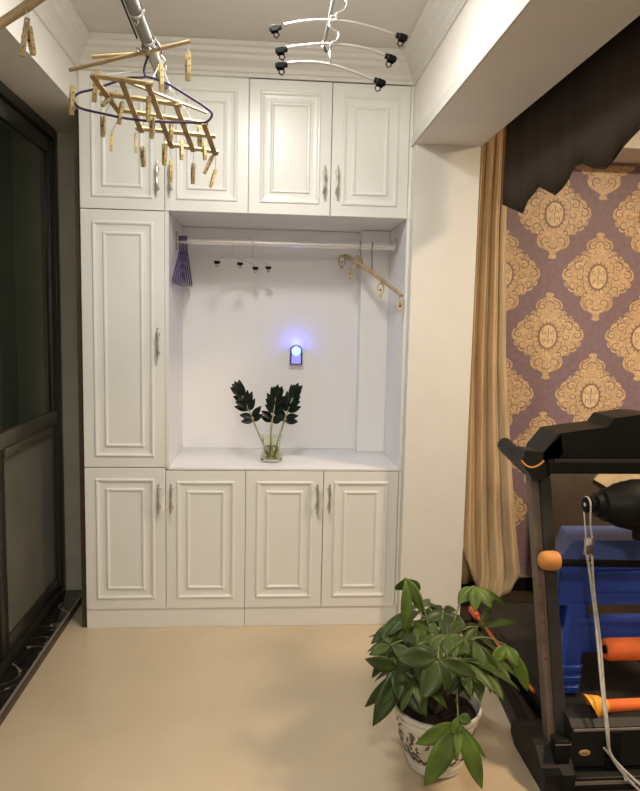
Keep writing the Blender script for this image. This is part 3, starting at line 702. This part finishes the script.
# curtain bundle
cu = thing('curtain', (1.95, .12, 0), 'gold satin curtain gathered beside the pillar and damask wall', 'curtain')
def interp(tab, z):
    for (z0, v0), (z1, v1) in zip(tab, tab[1:]):
        if z1 <= z <= z0: t = (z0-z)/(z0-z1) if z0 != z1 else 0; return v0+(v1-v0)*t
    return tab[-1][1] if z < tab[-1][0] else tab[0][1]
xr = [(2.6, 1.985), (2.3, 1.985), (1.97, 1.985), (1.78, 1.995), (1.3, 2.02), (1.0, 2.055), (.75, 2.085), (.5, 2.115), (.2, 2.165), (.0, 2.12)]
xl = [(2.6, 1.838), (.6, 1.838), (.42, 1.858), (.30, 1.885), (.18, 1.925), (.10, 1.965), (.0, 2.0)]
b = MB(); N = 60; zs = [2.595-.035*i for i in range(72)]; zs = [z for z in zs if z > .22]+[.2]
grid = []
for z in zs: grid.append((z, None))
rows = []
NR = 70
for k in range(NR+1):
    r_ = []
    for i in range(N+1):
        f = i/N
        # bottom hem rises at both sides (rounded hem)
        zbt = .05+.36*max(0, (.60-f)/.60)**1.7+.15*max(0, (f-.74)/.26)**1.3
        z = 2.595+(zbt-2.595)*k/NR
        x = xl[0][1] if z > .6 else interp(xl, z) if False else 1.838
        x = 1.838+(interp(xr, z)-1.838)*f
        a = f*26+.9*math.sin(z*1.3+f*3)
        y = .10+.013*math.sin(a)+.008*math.sin(a*2.1+z)+.03*math.sin(f*3.2+z*.8)
        r_.append(b.vert((x, y, z)))
    rows.append(r_)
for A, B in zip(rows, rows[1:]):
    for i in range(N): b.face((A[i], A[i+1], B[i+1], B[i]))
b.build('front_drape', 'curt', cu, solid=.003)
b = MB(); rows = []
for k in range(41):
    z = 2.595+(.12-2.595)*k/40; r_ = []
    for i in range(41):
        f = i/40; x = 1.832+(interp(xr, z)-.012-1.832)*f
        r_.append(b.vert((x, .215+.022*math.sin(f*19+.6*math.sin(z*1.1)), z)))
    rows.append(r_)
for A, B in zip(rows, rows[1:]):
    for i in range(40): b.face((A[i], A[i+1], B[i+1], B[i]))
b.build('lining', 'curtback', cu, solid=.003)
b = MB(); b.tube([(1.805, .15, 2.597), (2.05, .15, 2.597)], .012, 8); b.build('track', 'blackpl', cu)

# brown upholstered board with cream crest against the wall
hb = thing('headboard', (2.75, .33, 0), 'brown upholstered board with a cream crest standing under the damask wallpaper', 'headboard')
b = MB(); b.box(2.36, 3.6, .29, .382, .001, .70, .012); b.build('panel', 'board', hb)
b = MB()
pl = [(2.62, .665), (2.66, .715), (2.78, .745), (2.92, .735), (2.9, .69), (2.86, .66), (2.83, .672), (2.80, .645), (2.765, .662), (2.74, .635), (2.70, .62)]
b.prism(pl, .272, .2895); b.build('crest', 'crest', hb, smooth=False)

# ------------------------------------------------------------------ treadmill
td = thing('treadmill', (2.13, -.6, 0), 'black treadmill with grey uprights and orange foam bars at the right edge', 'treadmill')
XA, XB = 1.80, 2.46
for x, sg in ((XA, 1), (XB, -1)):
    b = MB()   # foot rail
    lx = lambda y: x-sg*.0-sg*(-.62-y)*.055
    b.hull8([(lx(-1.26)-.03, -1.26, .001), (lx(-1.26)+.03, -1.26, .001), (lx(-.62)+.025, -.62, .001), (lx(-.62)-.008, -.62, .001), (lx(-1.26)-.03, -1.26, .075), (lx(-1.26)+.03, -1.26, .075), (lx(-.62)+.025, -.62, .066), (lx(-.62)-.008, -.62, .066)])
    b.build('foot_rail', 'treadblk', td, smooth=False)
    b = MB()   # side cover around the upright's base
    y_ = [-1.36, -1.0]
    b.prismx([(-1.24, .002), (-1.24, .06), (-1.17, .118), (-1.10, .122), (-.955, .076), (-.955, .03), (-1.0, .002)], x-sg*.062, x+sg*.045)
    b.build('foot_cover', 'treadgry', td, smooth=False)
    b = MB(); b.box(x-sg*.014, x+sg*.036, -1.215, -1.167, .001, .158, .005)
    b.mi = 1; b.box(x-sg*.0145, x+sg*.0365, -1.2157, -1.213, .146, .150); b.build('foot_block', ['treadblk', 'edge'], td)
    b = MB(); t0, t1 = Vector((x, -1.13, .11)), Vector((x, -.90, .955))
    b.hull8([(x+sg*.012, -1.165, .10), (x+sg*.052, -1.165, .10), (x+sg*.052, -1.105, .10), (x+sg*.012, -1.105, .10), (x+sg*.004, -.93, .955), (x+sg*.042, -.93, .955), (x+sg*.042, -.87, .955), (x+sg*.004, -.87, .955)])
    o = b.build('upright', 'treadtube', td, smooth=False)
    b = MB(); b.hull8([(x-sg*.012, -1.155, .12), (x+sg*.0115, -1.155, .12), (x+sg*.0115, -1.11, .12), (x-sg*.012, -1.11, .12), (x-sg*.024, -.915, .955), (x+sg*.0035, -.915, .955), (x+sg*.0035, -.865, .955), (x-sg*.024, -.865, .955)])
    st_ = b.build('side_strip', 'treadbrn', o, smooth=False)
    if sg > 0:
        b = MB()      # small faded red marks printed down the strip
        for k in range(13):
            f = .30+.034*k; c_ = Vector((x-.012-.012*f+.011, -1.155+.24*f-.0006, .12+.835*f))
            w = .0055; hh = .006+.003*(k % 3)/2
            for (da, db) in (((-w, -hh), (-w, hh)), ((w, -hh), (w*.3, hh)), ((-w, 0), (w, 0)))[k % 2:]:
                a_ = c_+Vector((da[0], .28*da[1], da[1])); e_ = c_+Vector((db[0], .28*db[1], db[1])); b.tube([a_, e_], .0013, 4)
        b.build('printed_marks', 'redmark', st_)
    # handle bar running back from the console to the user's side
    hp = [(x+sg*.02, -.93, .985), (x+sg*.0, -.85, .972), (x-sg*.002, -.75, .985), (x-sg*.004, -.66, .999), (x-sg*.004, -.585, 1.01)]
    b = MB(); b.tube(smoothpath(hp, 5), [.030]*21, 12, flat=1.0); b.build('handle', 'treadgry', td)
b = MB(); ac = [U(521.5, 461, -.952), U(526, 465.5, -.957), U(532, 467.5, -.962), U(539, 465, -.966), U(544.5, 461, -.968)]
# side cheek that carries the orange accent
b2 = MB(); pts = [U(*q, -.93) for q in ((523, 449), (541, 451), (558, 434), (560, 452), (545, 470), (540, 479), (529, 476), (519, 461))]
b2.prism([(q.x, q.z) for q in pts], -.955, -.875); ck = b2.build('console_cheek', 'treadgry', td, smooth=False)
b = MB(); ac = [U(521.5, 460.5, -.957), U(526, 465.5, -.957), U(532, 467.5, -.957), U(539, 465, -.957), U(544, 460.5, -.957)]
b.tube(smoothpath(ac, 4), .0035, 6); b.build('accent_arc', 'orange2', ck)
# console
cl = [U(*q, -.95) for q in ((543, 452), (558, 433.5), (582, 430), (607, 427), (614, 418), (640, 414.5))]
cp = [(q.x, q.z) for q in cl]; xm = (XA+XB)/2+.03
cp = [p_ for p_ in cp if p_[0] < xm]
zb_ = U(560, 462, -.95).z
poly = [(cp[0][0], zb_)]+cp+[(2*xm-x_, z_) for x_, z_ in cp[::-1]]+[(2*xm-cp[0][0], zb_)]
b = MB(); b.prism(poly, -.955, -.80); b.build('console', 'treadblk', td, smooth=False)
b = MB(); b.box(U(548, 458, -.96).x, XB, -.985, -.84, U(600, 474, -.98).z, U(600, 461, -.98).z, .006)
b.mi = 1; b.box(U(552, 458, -.96).x, XB, -.986, -.975, U(600, 462.5, -.98).z, U(600, 459.5, -.98).z); b.build('console_tray', ['treadblk', 'treadtube'], td, smooth=False)
# deck, belt, hood
b = MB(); b.box(1.855, 2.43, -1.0, -.03, .07, .115, .006); b.build('deck', 'treadblk', td)
b = MB(); b.box(1.90, 2.385, -1.0, -.06, .1155, .121, .002); b.build('running_belt', 'belt', td)
for x0 in (1.856, 2.39):
    b = MB(); b.box(x0, x0+.04, -1.0, -.05, .1155, .127, .003); b.build('side_rail', 'treadgry', td)
b = MB(); b.box(1.87, 2.42, -.12, -.035, .001, .069, .004); b.build('rear_foot', 'blackpl', td)
b = MB(); b.prismx([(-1.185, .045), (-1.20, .06), (-1.20, .195), (-1.175, .212), (-1.10, .218), (-1.02, .165), (-1.001, .122), (-1.001, .045)], 1.842, 2.42)
o = b.build('motor_hood', 'treadgry', td, smooth=False)
b = MB(); b.box(1.848, 2.41, -1.2035, -1.2005, .183, .192, .001); b.build('hood_trim', 'edge', o)
b = MB(); b.box(1.96, 2.01, -1.206, -1.2005, .05, .18, .002); b.build('hood_groove', 'treadblk', o)
bc = U(584.5, 752.5, -1.2005)
b = MB(); b.lathe([(.0, -.004), (.018, -.003), (.0195, 0)], (0, 0, 0), 24, 'y')
for v in b.v: v.z *= .52; v += Vector((bc.x, bc.y, bc.z))
bd = b.build('badge', 'badge', o); bd['label'] = 'small gold oval badge on the hood'
b = MB()
for dx in (-.006, 0, .006): b.box(bc.x+dx-.0015, bc.x+dx+.0015, bc.y-.0052, bc.y-.0042, bc.z-.003, bc.z+.003)
b.build('badge_mark', 'redmark', bd)
b = MB(); b.box(1.84, 2.42, -1.235, -1.0, .004, .0445, .004); b.mi = 1; b.box(1.846, 2.414, -1.2365, -1.2345, .022, .034); b.build('base_plate', ['treadgry', 'edge'], td, smooth=False)
# accessory post, right, and its bars
b = MB(); b.box(2.30, 2.35, -1.075, -1.025, .16, 1.0, .006); b.build('accessory_post', 'treadtube', td)
pb0, pb1 = Vector((1.80, -1.035, .688)), Vector((2.30, -1.035, .676))
b = MB(); b.tube([pb0, pb1], .0125, 12); br = b.build('foam_bar', 'blackpl', td)
b = MB(); a0 = Vector((1.768, -1.035, .694)); b.lathe([(.0, -.032), (.018, -.030), (.029, -.02), (.033, -.004), (.034, .020), (.029, .036), (.013, .038)], a0+Vector((.035, 0, 0)), 18, 'x'); b.build('end_grip', 'orange2', br)
zc_ = U(620, 649, -1.0).z; xs_ = U(604, 649, -1.0).x
b = MB(); b.lathe([(.013, 0.004), (.03, 0), (.037, .008), (.039, .02), (.039, .24), (.03, .25)], (xs_, -1.0, zc_), 20, 'x'); o = b.build('foam_roller', 'orange', td)
b = MB(); b.tube([(xs_-.004, -1.0, zc_), (2.31, -1.03, zc_)], .014, 10); b.build('roller_axle', 'blackpl', o)
tb = U(605, 706, -1.14)
b = MB(); b.tube([tb, (2.32, -1.09, tb.z-.024)], .021, 14); o = b.build('grip_tube', 'orange', td)
b = MB(); b.lathe([(.021, .006), (.024, -.004), (.033, -.022), (.036, -.034), (.0395, -.050), (.036, -.050), (.03, -.034), (.02, -.012), (0, -.008)], tb, 20, 'x')
for v in b.v:
    if v.x < tb.x-.03: v.x += (v.z-tb.z)*-.55
b.build('funnel_end', 'yellow', o)
# massage motor on the post
wl = U(588, 505, -1.02)
b = MB(); b.lathe([(.0, .012), (.016, .012), (.022, .02), (.04, .024), (.043, .045), (.054, .05), (.06, .075), (.074, .10), (.088, .16), (.09, .34), (.07, .36), (0, .362)], wl, 28, 'x'); mo = b.build('massage_motor', 'treadblk', td)
b = MB(); b.lathe([(.0, -.013), (.018, -.012), (.026, -.010), (.027, -.004), (.022, -.002), (.022, .006), (.027, .008), (.027, .012), (0, .0125)], wl, 24, 'x'); b.build('drive_wheel', 'blackpl', mo)
b = MB(); b.tube([(wl.x-.016, wl.y-.008, wl.z+.004), (wl.x-.008, wl.y-.008, wl.z+.004)], .007, 10); b.build('wheel_bolt', 'chrome', mo)
b = MB(); b.lathe([(.0, -.02), (.02, -.02), (.022, .0), (.02, .03), (.0, .03)], (wl.x+.17, wl.y-.03, wl.z-.09), 14, 'z'); b.build('tension_knob', 'blackpl', mo)
b = MB(); b.tube(smoothpath([(wl.x+.17, wl.y-.045, wl.z-.09), (wl.x+.19, wl.y-.045, wl.z-.17), (wl.x+.24, wl.y-.03, wl.z-.28)], 5), .003, 6); b.build('power_cable', 'blackpl', mo)
# massage belt hanging from the drive wheel
mb_ = thing('massage_belt', wl, 'thin grey massage belt hanging from the black motor wheel down past the hood', 'belt')
b = MB()
A = [Vector((wl.x-.004, wl.y-.0275*math.cos(a), wl.z+.0275*math.sin(a))) for a in [PI*i/8 for i in range(9)]]
b.tube(A, .0032, 6)
b.tube(smoothpath([A[0], U(590.5, 525, -1.05), U(593, 540, -1.052)], 4), .0032, 6); b.tube(smoothpath([A[-1], U(585.5, 530, -1.04), U(586, 543, -1.052)], 4), .0025, 6); b.build('loop', 'strap', mb_)
b = MB(); c_ = U(589, 546, -1.052); b.box(c_.x-.016, c_.x+.014, c_.y-.007, c_.y+.006, c_.z-.032, c_.z+.03, .004); b.build('buckle', 'chrome', mb_)
b = MB(); b.tube([(c_.x+.003+.012*math.cos(a), c_.y-.007, c_.z-.046+.012*math.sin(a)) for a in [2*PI*i/14 for i in range(14)]], .0035, 6, close=True); b.build('ring', 'chrome', mb_)
pthA = [U(587, 556, -1.062), U(590, 575, -1.062), U(596, 625, -1.07), U(601, 680, -1.165), U(606, 725, -1.24), U(610, 752, -1.25), U(622, 768, -1.275), U(646, 790, -1.32)]
pthB = [U(592, 556, -1.062), U(594, 590, -1.064), U(600, 640, -1.08), U(604, 690, -1.17), U(608, 730, -1.24), U(611, 755, -1.252), U(628, 779, -1.285), U(650, 800, -1.33)]
for q in (pthA, pthB):
    b = MB(); b.tube(smoothpath(q, 6), .0042, 6); b.build('strap', 'strap', mb_)
b = MB(); b.tube(smoothpath([U(604, 748, -1.245), U(612, 757, -1.25), U(622, 770, -1.27), U(626, 781, -1.29)], 4), .004, 6); b.build('frayed_end', 'strap', mb_)

# blue plastic stool on the deck
bs = thing('plastic_stool', (2.2, -.72, .125), 'blue plastic stool with ribbed legs standing on the treadmill deck', 'stool')
zt = .69; zd = .1275
b = MB()
b.hull8([(1.912, -.875, .635), (2.50, -.875, .635), (2.52, -.60, .635), (2.025, -.60, .635), (1.995, -.815, zt), (2.45, -.815, zt), (2.45, -.63, zt), (2.03, -.63, zt)])
b.build('seat', 'blue2', bs, smooth=False)
b = MB(); b.hull8([(1.918, -.885, .47), (2.51, -.885, .47), (2.51, -.872, .47), (1.918, -.872, .47), (1.925, -.878, .636), (2.50, -.878, .636), (2.50, -.865, .636), (1.925, -.865, .636)])
b.box(2.05, 2.45, -.894, -.884, .52, .60, .003); b.box(2.03, 2.45, -.891, -.884, .605, .628, .002); b.build('front_apron', 'blue', bs, smooth=False)
b = MB(); b.hull8([(1.895, -.885, .36), (1.907, -.885, .36), (2.02, -.59, .36), (2.008, -.59, .36), (1.912, -.878, .636), (1.924, -.878, .636), (2.037, -.60, .636), (2.025, -.60, .636)])
b.build('side_apron', 'blue2', bs, smooth=False)
for (x, sg) in ((1.965, 1), (2.50, -1)):
    for y in (-.885, -.60):
        b = MB(); xo = .11 if y > -.7 and sg > 0 else 0
        sec = [(zd, .035), (.14, .046), (.16, .046), (.165, .039), (.178, .039), (.183, .046), (.198, .046), (.203, .039), (.217, .039), (.222, .046), (.238, .046), (.243, .04), (.30, .042), (.48, .040)]
        rows = []
        for z, r in sec:
            c_ = Vector((x+xo+sg*.03*(z/.48)+.0, y+(.03 if y < -.7 else -.03), z)); rows.append([b.vert(c_+Vector((dx*r, dy*r, 0))) for dx, dy in ((-1, -.7), (-.7, -1), (.7, -1), (1, -.7), (1, .7), (.7, 1), (-.7, 1), (-1, .7))])
        for A, B in zip(rows, rows[1:]):
            for k in range(8): b.face((A[k], A[(k+1) % 8], B[(k+1) % 8], B[k]))
        b.face(rows[0]); b.face(rows[-1]); b.build('leg', 'blue', bs, smooth=False)
b = MB(); b.box(1.98, 2.49, -.895, -.865, .29, .43, .008); b.box(1.98, 2.49, -.899, -.894, .40, .425, .002); b.build('cross_band', 'blue', bs)

# ------------------------------------------------------------------ orange stick behind the plant
p0, p1 = Vector((1.79, -.33, .215)), Vector((1.832, -.80, .10))
p0 = U(473, 611, -.33); p1 = U(534, 692, -.90)
ot = thing('exercise_stick', (p0+p1)/2, 'thin orange-red stick leaning along the treadmill behind the potted plant', 'stick')
d = (p1-p0).normalized()
b = MB(); b.tube([p0, p1], .0065, 8); b.build('rod', 'stickm', ot)
b = MB(); b.tube([p0-d*.02, p0+d*.05], .015, 10); b.build('grip', 'stickm', ot)

# ------------------------------------------------------------------ potted plant
PC = Vector((1.43, -1.07, 0))
pp = thing('potted_plant', PC, 'leafy green plant in a white patterned pot on the beige floor', 'plant')
b = MB(); b.lathe([(0, .002), (.088, .002), (.094, .008), (.094, .026), (.100, .03), (.100, .036), (.097, .04), (.118, .10), (.131, .165), (.133, .176), (.140, .180), (.140, .187), (.136, .190), (.137, .197), (.148, .203), (.151, .212), (.149, .219), (.142, .220), (.137, .212), (.132, .19), (.118, .12), (0, .12)], PC, 48)
pot = b.build('pot', 'pot', pp)
rd = random.Random(4)
def on_pot(a, z, off=.0012):
    r = interp([(.2, .14), (.165, .131), (.10, .118), (.04, .097), (0, .094)], z)+off
    return PC+Vector((math.cos(a)*r, math.sin(a)*r, z))
for a0 in (-2.35, -1.45, -.55, .35, 1.25, 2.15, 3.05):
    b = MB(); b.mi = 1
    b.tube([on_pot(a0-.34+.04*i, .058+.008*math.sin(i*1.3)) for i in range(18)], [.0012]+[.0042]*16+[.0012], 6, flat=.4)
    for k in range(22):
        a = a0+rd.uniform(-.36, .36); z = rd.uniform(.068, .158); L = rd.uniform(.016, .028); th = rd.uniform(.2, 2.9)
        n_ = 4; b.mi = 0 if rd.random() < .85 else 1
        b.tube([on_pot(a+math.cos(th)*L*(i/n_-.5)/.12, z+math.sin(th)*L*(i/n_-.5)) for i in range(n_+1)], [.001, .004, .0055, .004, .001], 6, flat=.4)
    b.build('painted_sprig', ['potdeco', 'potbrown'], pot)
b = MB()
rows = []
for i in range(9):
    r = .134*i/8; rows.append([b.vert(PC+Vector((r*math.cos(a), r*math.sin(a), .186+.008*rd.random()))) for a in [2*PI*j/28 for j in range(28)]])
for A, B in zip(rows, rows[1:]):
    for j in range(28): b.face((A[j], A[(j+1) % 28], B[(j+1) % 28], B[j]))
b.build('soil', 'soil', pp)
b = MB()
for k in range(3):
    pts = [PC+Vector((.014*math.cos(2*PI*k/3+z*26), .014*math.sin(2*PI*k/3+z*26), .18+z)) for z in [.19*i/20 for i in range(21)]]
    b.tube(pts, [.012-.003*i/20 for i in range(21)], 8)
b.build('braided_trunk', 'trunk', pp)
TOP = PC+Vector((0, 0, .37))
def compound(hub, tips, w, m, nrm=(0, -.6, .8), start=None, droop=.06, fold=.22):
    """one palmate leaf: its own stalk and blade"""
    hub = Vector(hub); start = Vector(start) if start is not None else TOP-Vector((0, 0, random.uniform(.0, .12)))
    b = MB()
    md = start.lerp(hub, .55)+Vector((0, 0, .05*(hub-start).length/.2))
    b.tube(smoothpath([start, md, hub], 7), [.0032-.0012*i/14 for i in range(15)], 6)
    b.mi = 1
    for tp in tips:
        wd = w
        if len(tp) == 2: tp, wd = tp
        tp = Vector(tp); n_ = Vector(nrm)+Vector((random.uniform(-.15, .15), random.uniform(-.1, .1), random.uniform(-.1, .1)))
        b.leaf(hub, tp, wd*.88, n_, droop, fold, .55, 9, .06)
    return b.build('compound_leaf', ['stem', m], pp, solid=.0008)
F = -.6
# droopers and broad leaves read off the photograph
compound(U(405, 578, -1.0), [U(404, 633, -1.06), U(423, 613, -1.02), U(396, 590, -.96), (U(420, 590, -.95), .04)], .046, 'leafy', (.2, -1, .2), None, .09)
compound(U(474, 586, -.95), [(U(458, 604, -.98), .055), (U(492, 609, -1.0), .06), (U(507, 607.5, -.92), .03), (U(475, 612, -1.02), .05)], .05, 'leafy', (0, -.6, .8), None, .06)
compound(U(478, 627, -1.0), [(U(517, 622, -1.0), .035), (U(462, 645, -1.06), .045), (U(492, 606, -.92), .03)], .045, 'leaf', (0, -.5, .85), None, .05)
compound(U(473, 640, -1.12), [(U(458, 685, -1.18), .055), (U(485, 683, -1.2), .055), (U(500, 679, -1.15), .045), (U(448, 655, -1.2), .05)], .055, 'leaf', (0, -1, .3), None, .06)
compound(U(506, 645, -1.05), [(U(528, 692, -1.08), .055), (U(518, 668, -1.1), .05), (U(490, 664, -1.1), .05)], .05, 'leafy', (.1, -1, .35), None, .08)
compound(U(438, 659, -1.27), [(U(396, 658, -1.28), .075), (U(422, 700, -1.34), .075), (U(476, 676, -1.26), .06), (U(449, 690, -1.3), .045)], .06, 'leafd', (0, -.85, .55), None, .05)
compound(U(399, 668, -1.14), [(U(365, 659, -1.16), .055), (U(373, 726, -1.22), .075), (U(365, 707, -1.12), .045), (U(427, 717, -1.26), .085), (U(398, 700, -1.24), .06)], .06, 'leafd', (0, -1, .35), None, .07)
compound(U(391, 645, -1.08), [(U(369, 655, -1.1), .04), (U(372, 678, -1.1), .04), (U(380, 630, -1.02), .04), (U(412, 660, -1.12), .055)], .045, 'leaf', (0, -.8, .6), None, .06)
compound(U(398, 622, -1.0), [(U(371, 644, -1.04), .045), (U(381, 648, -1.08), .045), (U(390, 655, -1.08), .05), (U(420, 640, -1.06), .05)], .045, 'leaf', (0, -.7, .7), None, .07)
compound(U(420, 620, -1.0), [(U(397, 640, -1.06), .05), (U(418, 650, -1.12), .055), (U(440, 636, -1.06), .05), (U(436, 611, -.92), .045)], .05, 'leaf', (0, -.6, .8), None, .06)
compound(U(443, 613, -.98), [(U(424, 622, -1.02), .045), (U(446, 640, -1.08), .05), (U(466, 628, -1.04), .05), (U(455, 609, -.9), .04), (U(428, 607, -.9), .04)], .045, 'leafd', (0, -.5, .85), None, .06)
compound(U(448, 634, -1.12), [(U(428, 655, -1.18), .06), (U(452, 665, -1.22), .06), (U(471, 655, -1.18), .055), (U(462, 624, -1.02), .045)], .055, 'leaf', (0, -.75, .65), None, .06)
compound(U(418, 645, -1.17), [(U(396, 676, -1.2), .06), (U(420, 684, -1.25), .065), (U(441, 668, -1.22), .055), (U(404, 635, -1.08), .045)], .055, 'leafd', (0, -.9, .5), None, .06)
compound(U(462, 660, -1.2), [(U(446, 696, -1.24), .05), (U(470, 700, -1.2), .05), (U(482, 670, -1.16), .05)], .05, 'leafd', (0, -.9, .4), None, .06)
# hanging leaf in front of the pot
hub = U(458, 722, -1.30)
compound(hub, [(U(415.5, 744, -1.32), .062), (U(424, 786, -1.36), .078), (U(457.5, 757, -1.36), .034), (U(482, 789, -1.36), .062), (U(486, 758, -1.3), .026)], .05, 'leafy', (0, -1, .25), U(454, 682, -1.17), .04)
compound(U(458, 716, -1.31), [(U(471, 722, -1.32), .04), (U(452, 734, -1.33), .03)], .03, 'leafy', (0, -1, .3), U(456, 700, -1.26), .03)
# rear and inner foliage
rg = random.Random(11)
for k in range(16):
    a = .55+(2*PI-.9)*k/15; rr = rg.uniform(.06, .2); h = rg.uniform(.36, .50)
    hub = PC+Vector((rr*math.cos(a), rr*math.sin(a)*.8+.03, h))
    out = Vector((math.cos(a), math.sin(a), 0)); tips = []
    for i in range(5):
        da = a+(-1.3+.65*i); L = rg.uniform(.1, .14)
        tips.append((hub+Vector((math.cos(da)*L, math.sin(da)*L, rg.uniform(-.075, -.03))), rg.uniform(.042, .056)))
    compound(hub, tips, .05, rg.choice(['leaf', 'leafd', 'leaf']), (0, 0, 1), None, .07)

# ------------------------------------------------------------------ lamps with fittings; the rear one is an added fill
lm = thing('ceiling_lamp', (.80, -1.05, ZCEIL), 'round white ceiling lamp over the balcony floor', 'lamp')
b = MB(); b.lathe([(0, -.001), (.17, -.001), (.175, -.02), (.165, -.028)], (.80, -1.05, ZCEIL), 40); b.build('base', 'whitepl', lm)
b = MB(); b.lathe([(.165, -.028), (.155, -.05), (.12, -.066), (.06, -.074), (0, -.076)], (.80, -1.05, ZCEIL), 40); b.build('diffuser', 'lampw', lm)
def area(name, loc, size, power, col, rot=(0, 0, 0), shape='DISK', sy=None):
    l = bpy.data.lights.new(name, 'AREA'); l.energy = power; l.color = col; l.shape = shape; l.size = size
    if sy: l.size_y = sy
    o = bpy.data.objects.new(name, l); COL.objects.link(o); o.location = loc; o.rotation_euler = rot; return o
def point(name, loc, r, power, col):
    l = bpy.data.lights.new(name, 'POINT'); l.energy = power; l.color = col; l.shadow_soft_size = r
    o = bpy.data.objects.new(name, l); COL.objects.link(o); o.location = loc; return o
area('balcony_lamp_light', (.80, -1.05, ZCEIL-.082), .28, 17, (1, .97, .90))
point('balcony_lamp_glow', (.80, -1.05, ZCEIL-.22), .09, 6.5, (1, .97, .90))
lm2 = thing('ceiling_lamp', (3.15, -1.3, 2.70), 'round white ceiling lamp of the damask room', 'lamp')
b = MB(); b.lathe([(0, -.001), (.22, -.001), (.225, -.03), (.2, -.055), (.1, -.075), (0, -.08)], (3.15, -1.3, 2.70), 40); b.build('diffuser', 'lampw', lm2)
area('bedroom_lamp_light', (3.15, -1.3, 2.60), .4, 62, (1, .74, .48))
lm3 = thing('ceiling_lamp', (.85, -3.7, ZCEIL), 'second round white ceiling lamp, unseen, added behind the viewer as fill', 'lamp')
b = MB(); b.lathe([(0, -.001), (.17, -.001), (.175, -.02), (.165, -.028), (.155, -.05), (.12, -.066), (.06, -.074), (0, -.076)], (.85, -3.7, ZCEIL), 40); b.build('diffuser', 'lampw', lm3)
area('rear_fill_light', (.85, -3.7, ZCEIL-.082), .28, 34, (1, .95, .86))  # added fill from behind the camera, raises the ambient light
point('night_light_glow', (1.0, .446, 1.362), .010, .42, (.07, .09, 1))

w = bpy.data.worlds.new('night'); sc.world = w; w.use_nodes = True
w.node_tree.nodes['Background'].inputs['Color'].default_value = (.04, .046, .036, 1); w.node_tree.nodes['Background'].inputs['Strength'].default_value = 1.0
vs = sc.view_settings; vs.view_transform = 'Standard'; vs.look = 'None'; vs.gamma = 1; vs.exposure = 0.0; vs.use_curve_mapping = False
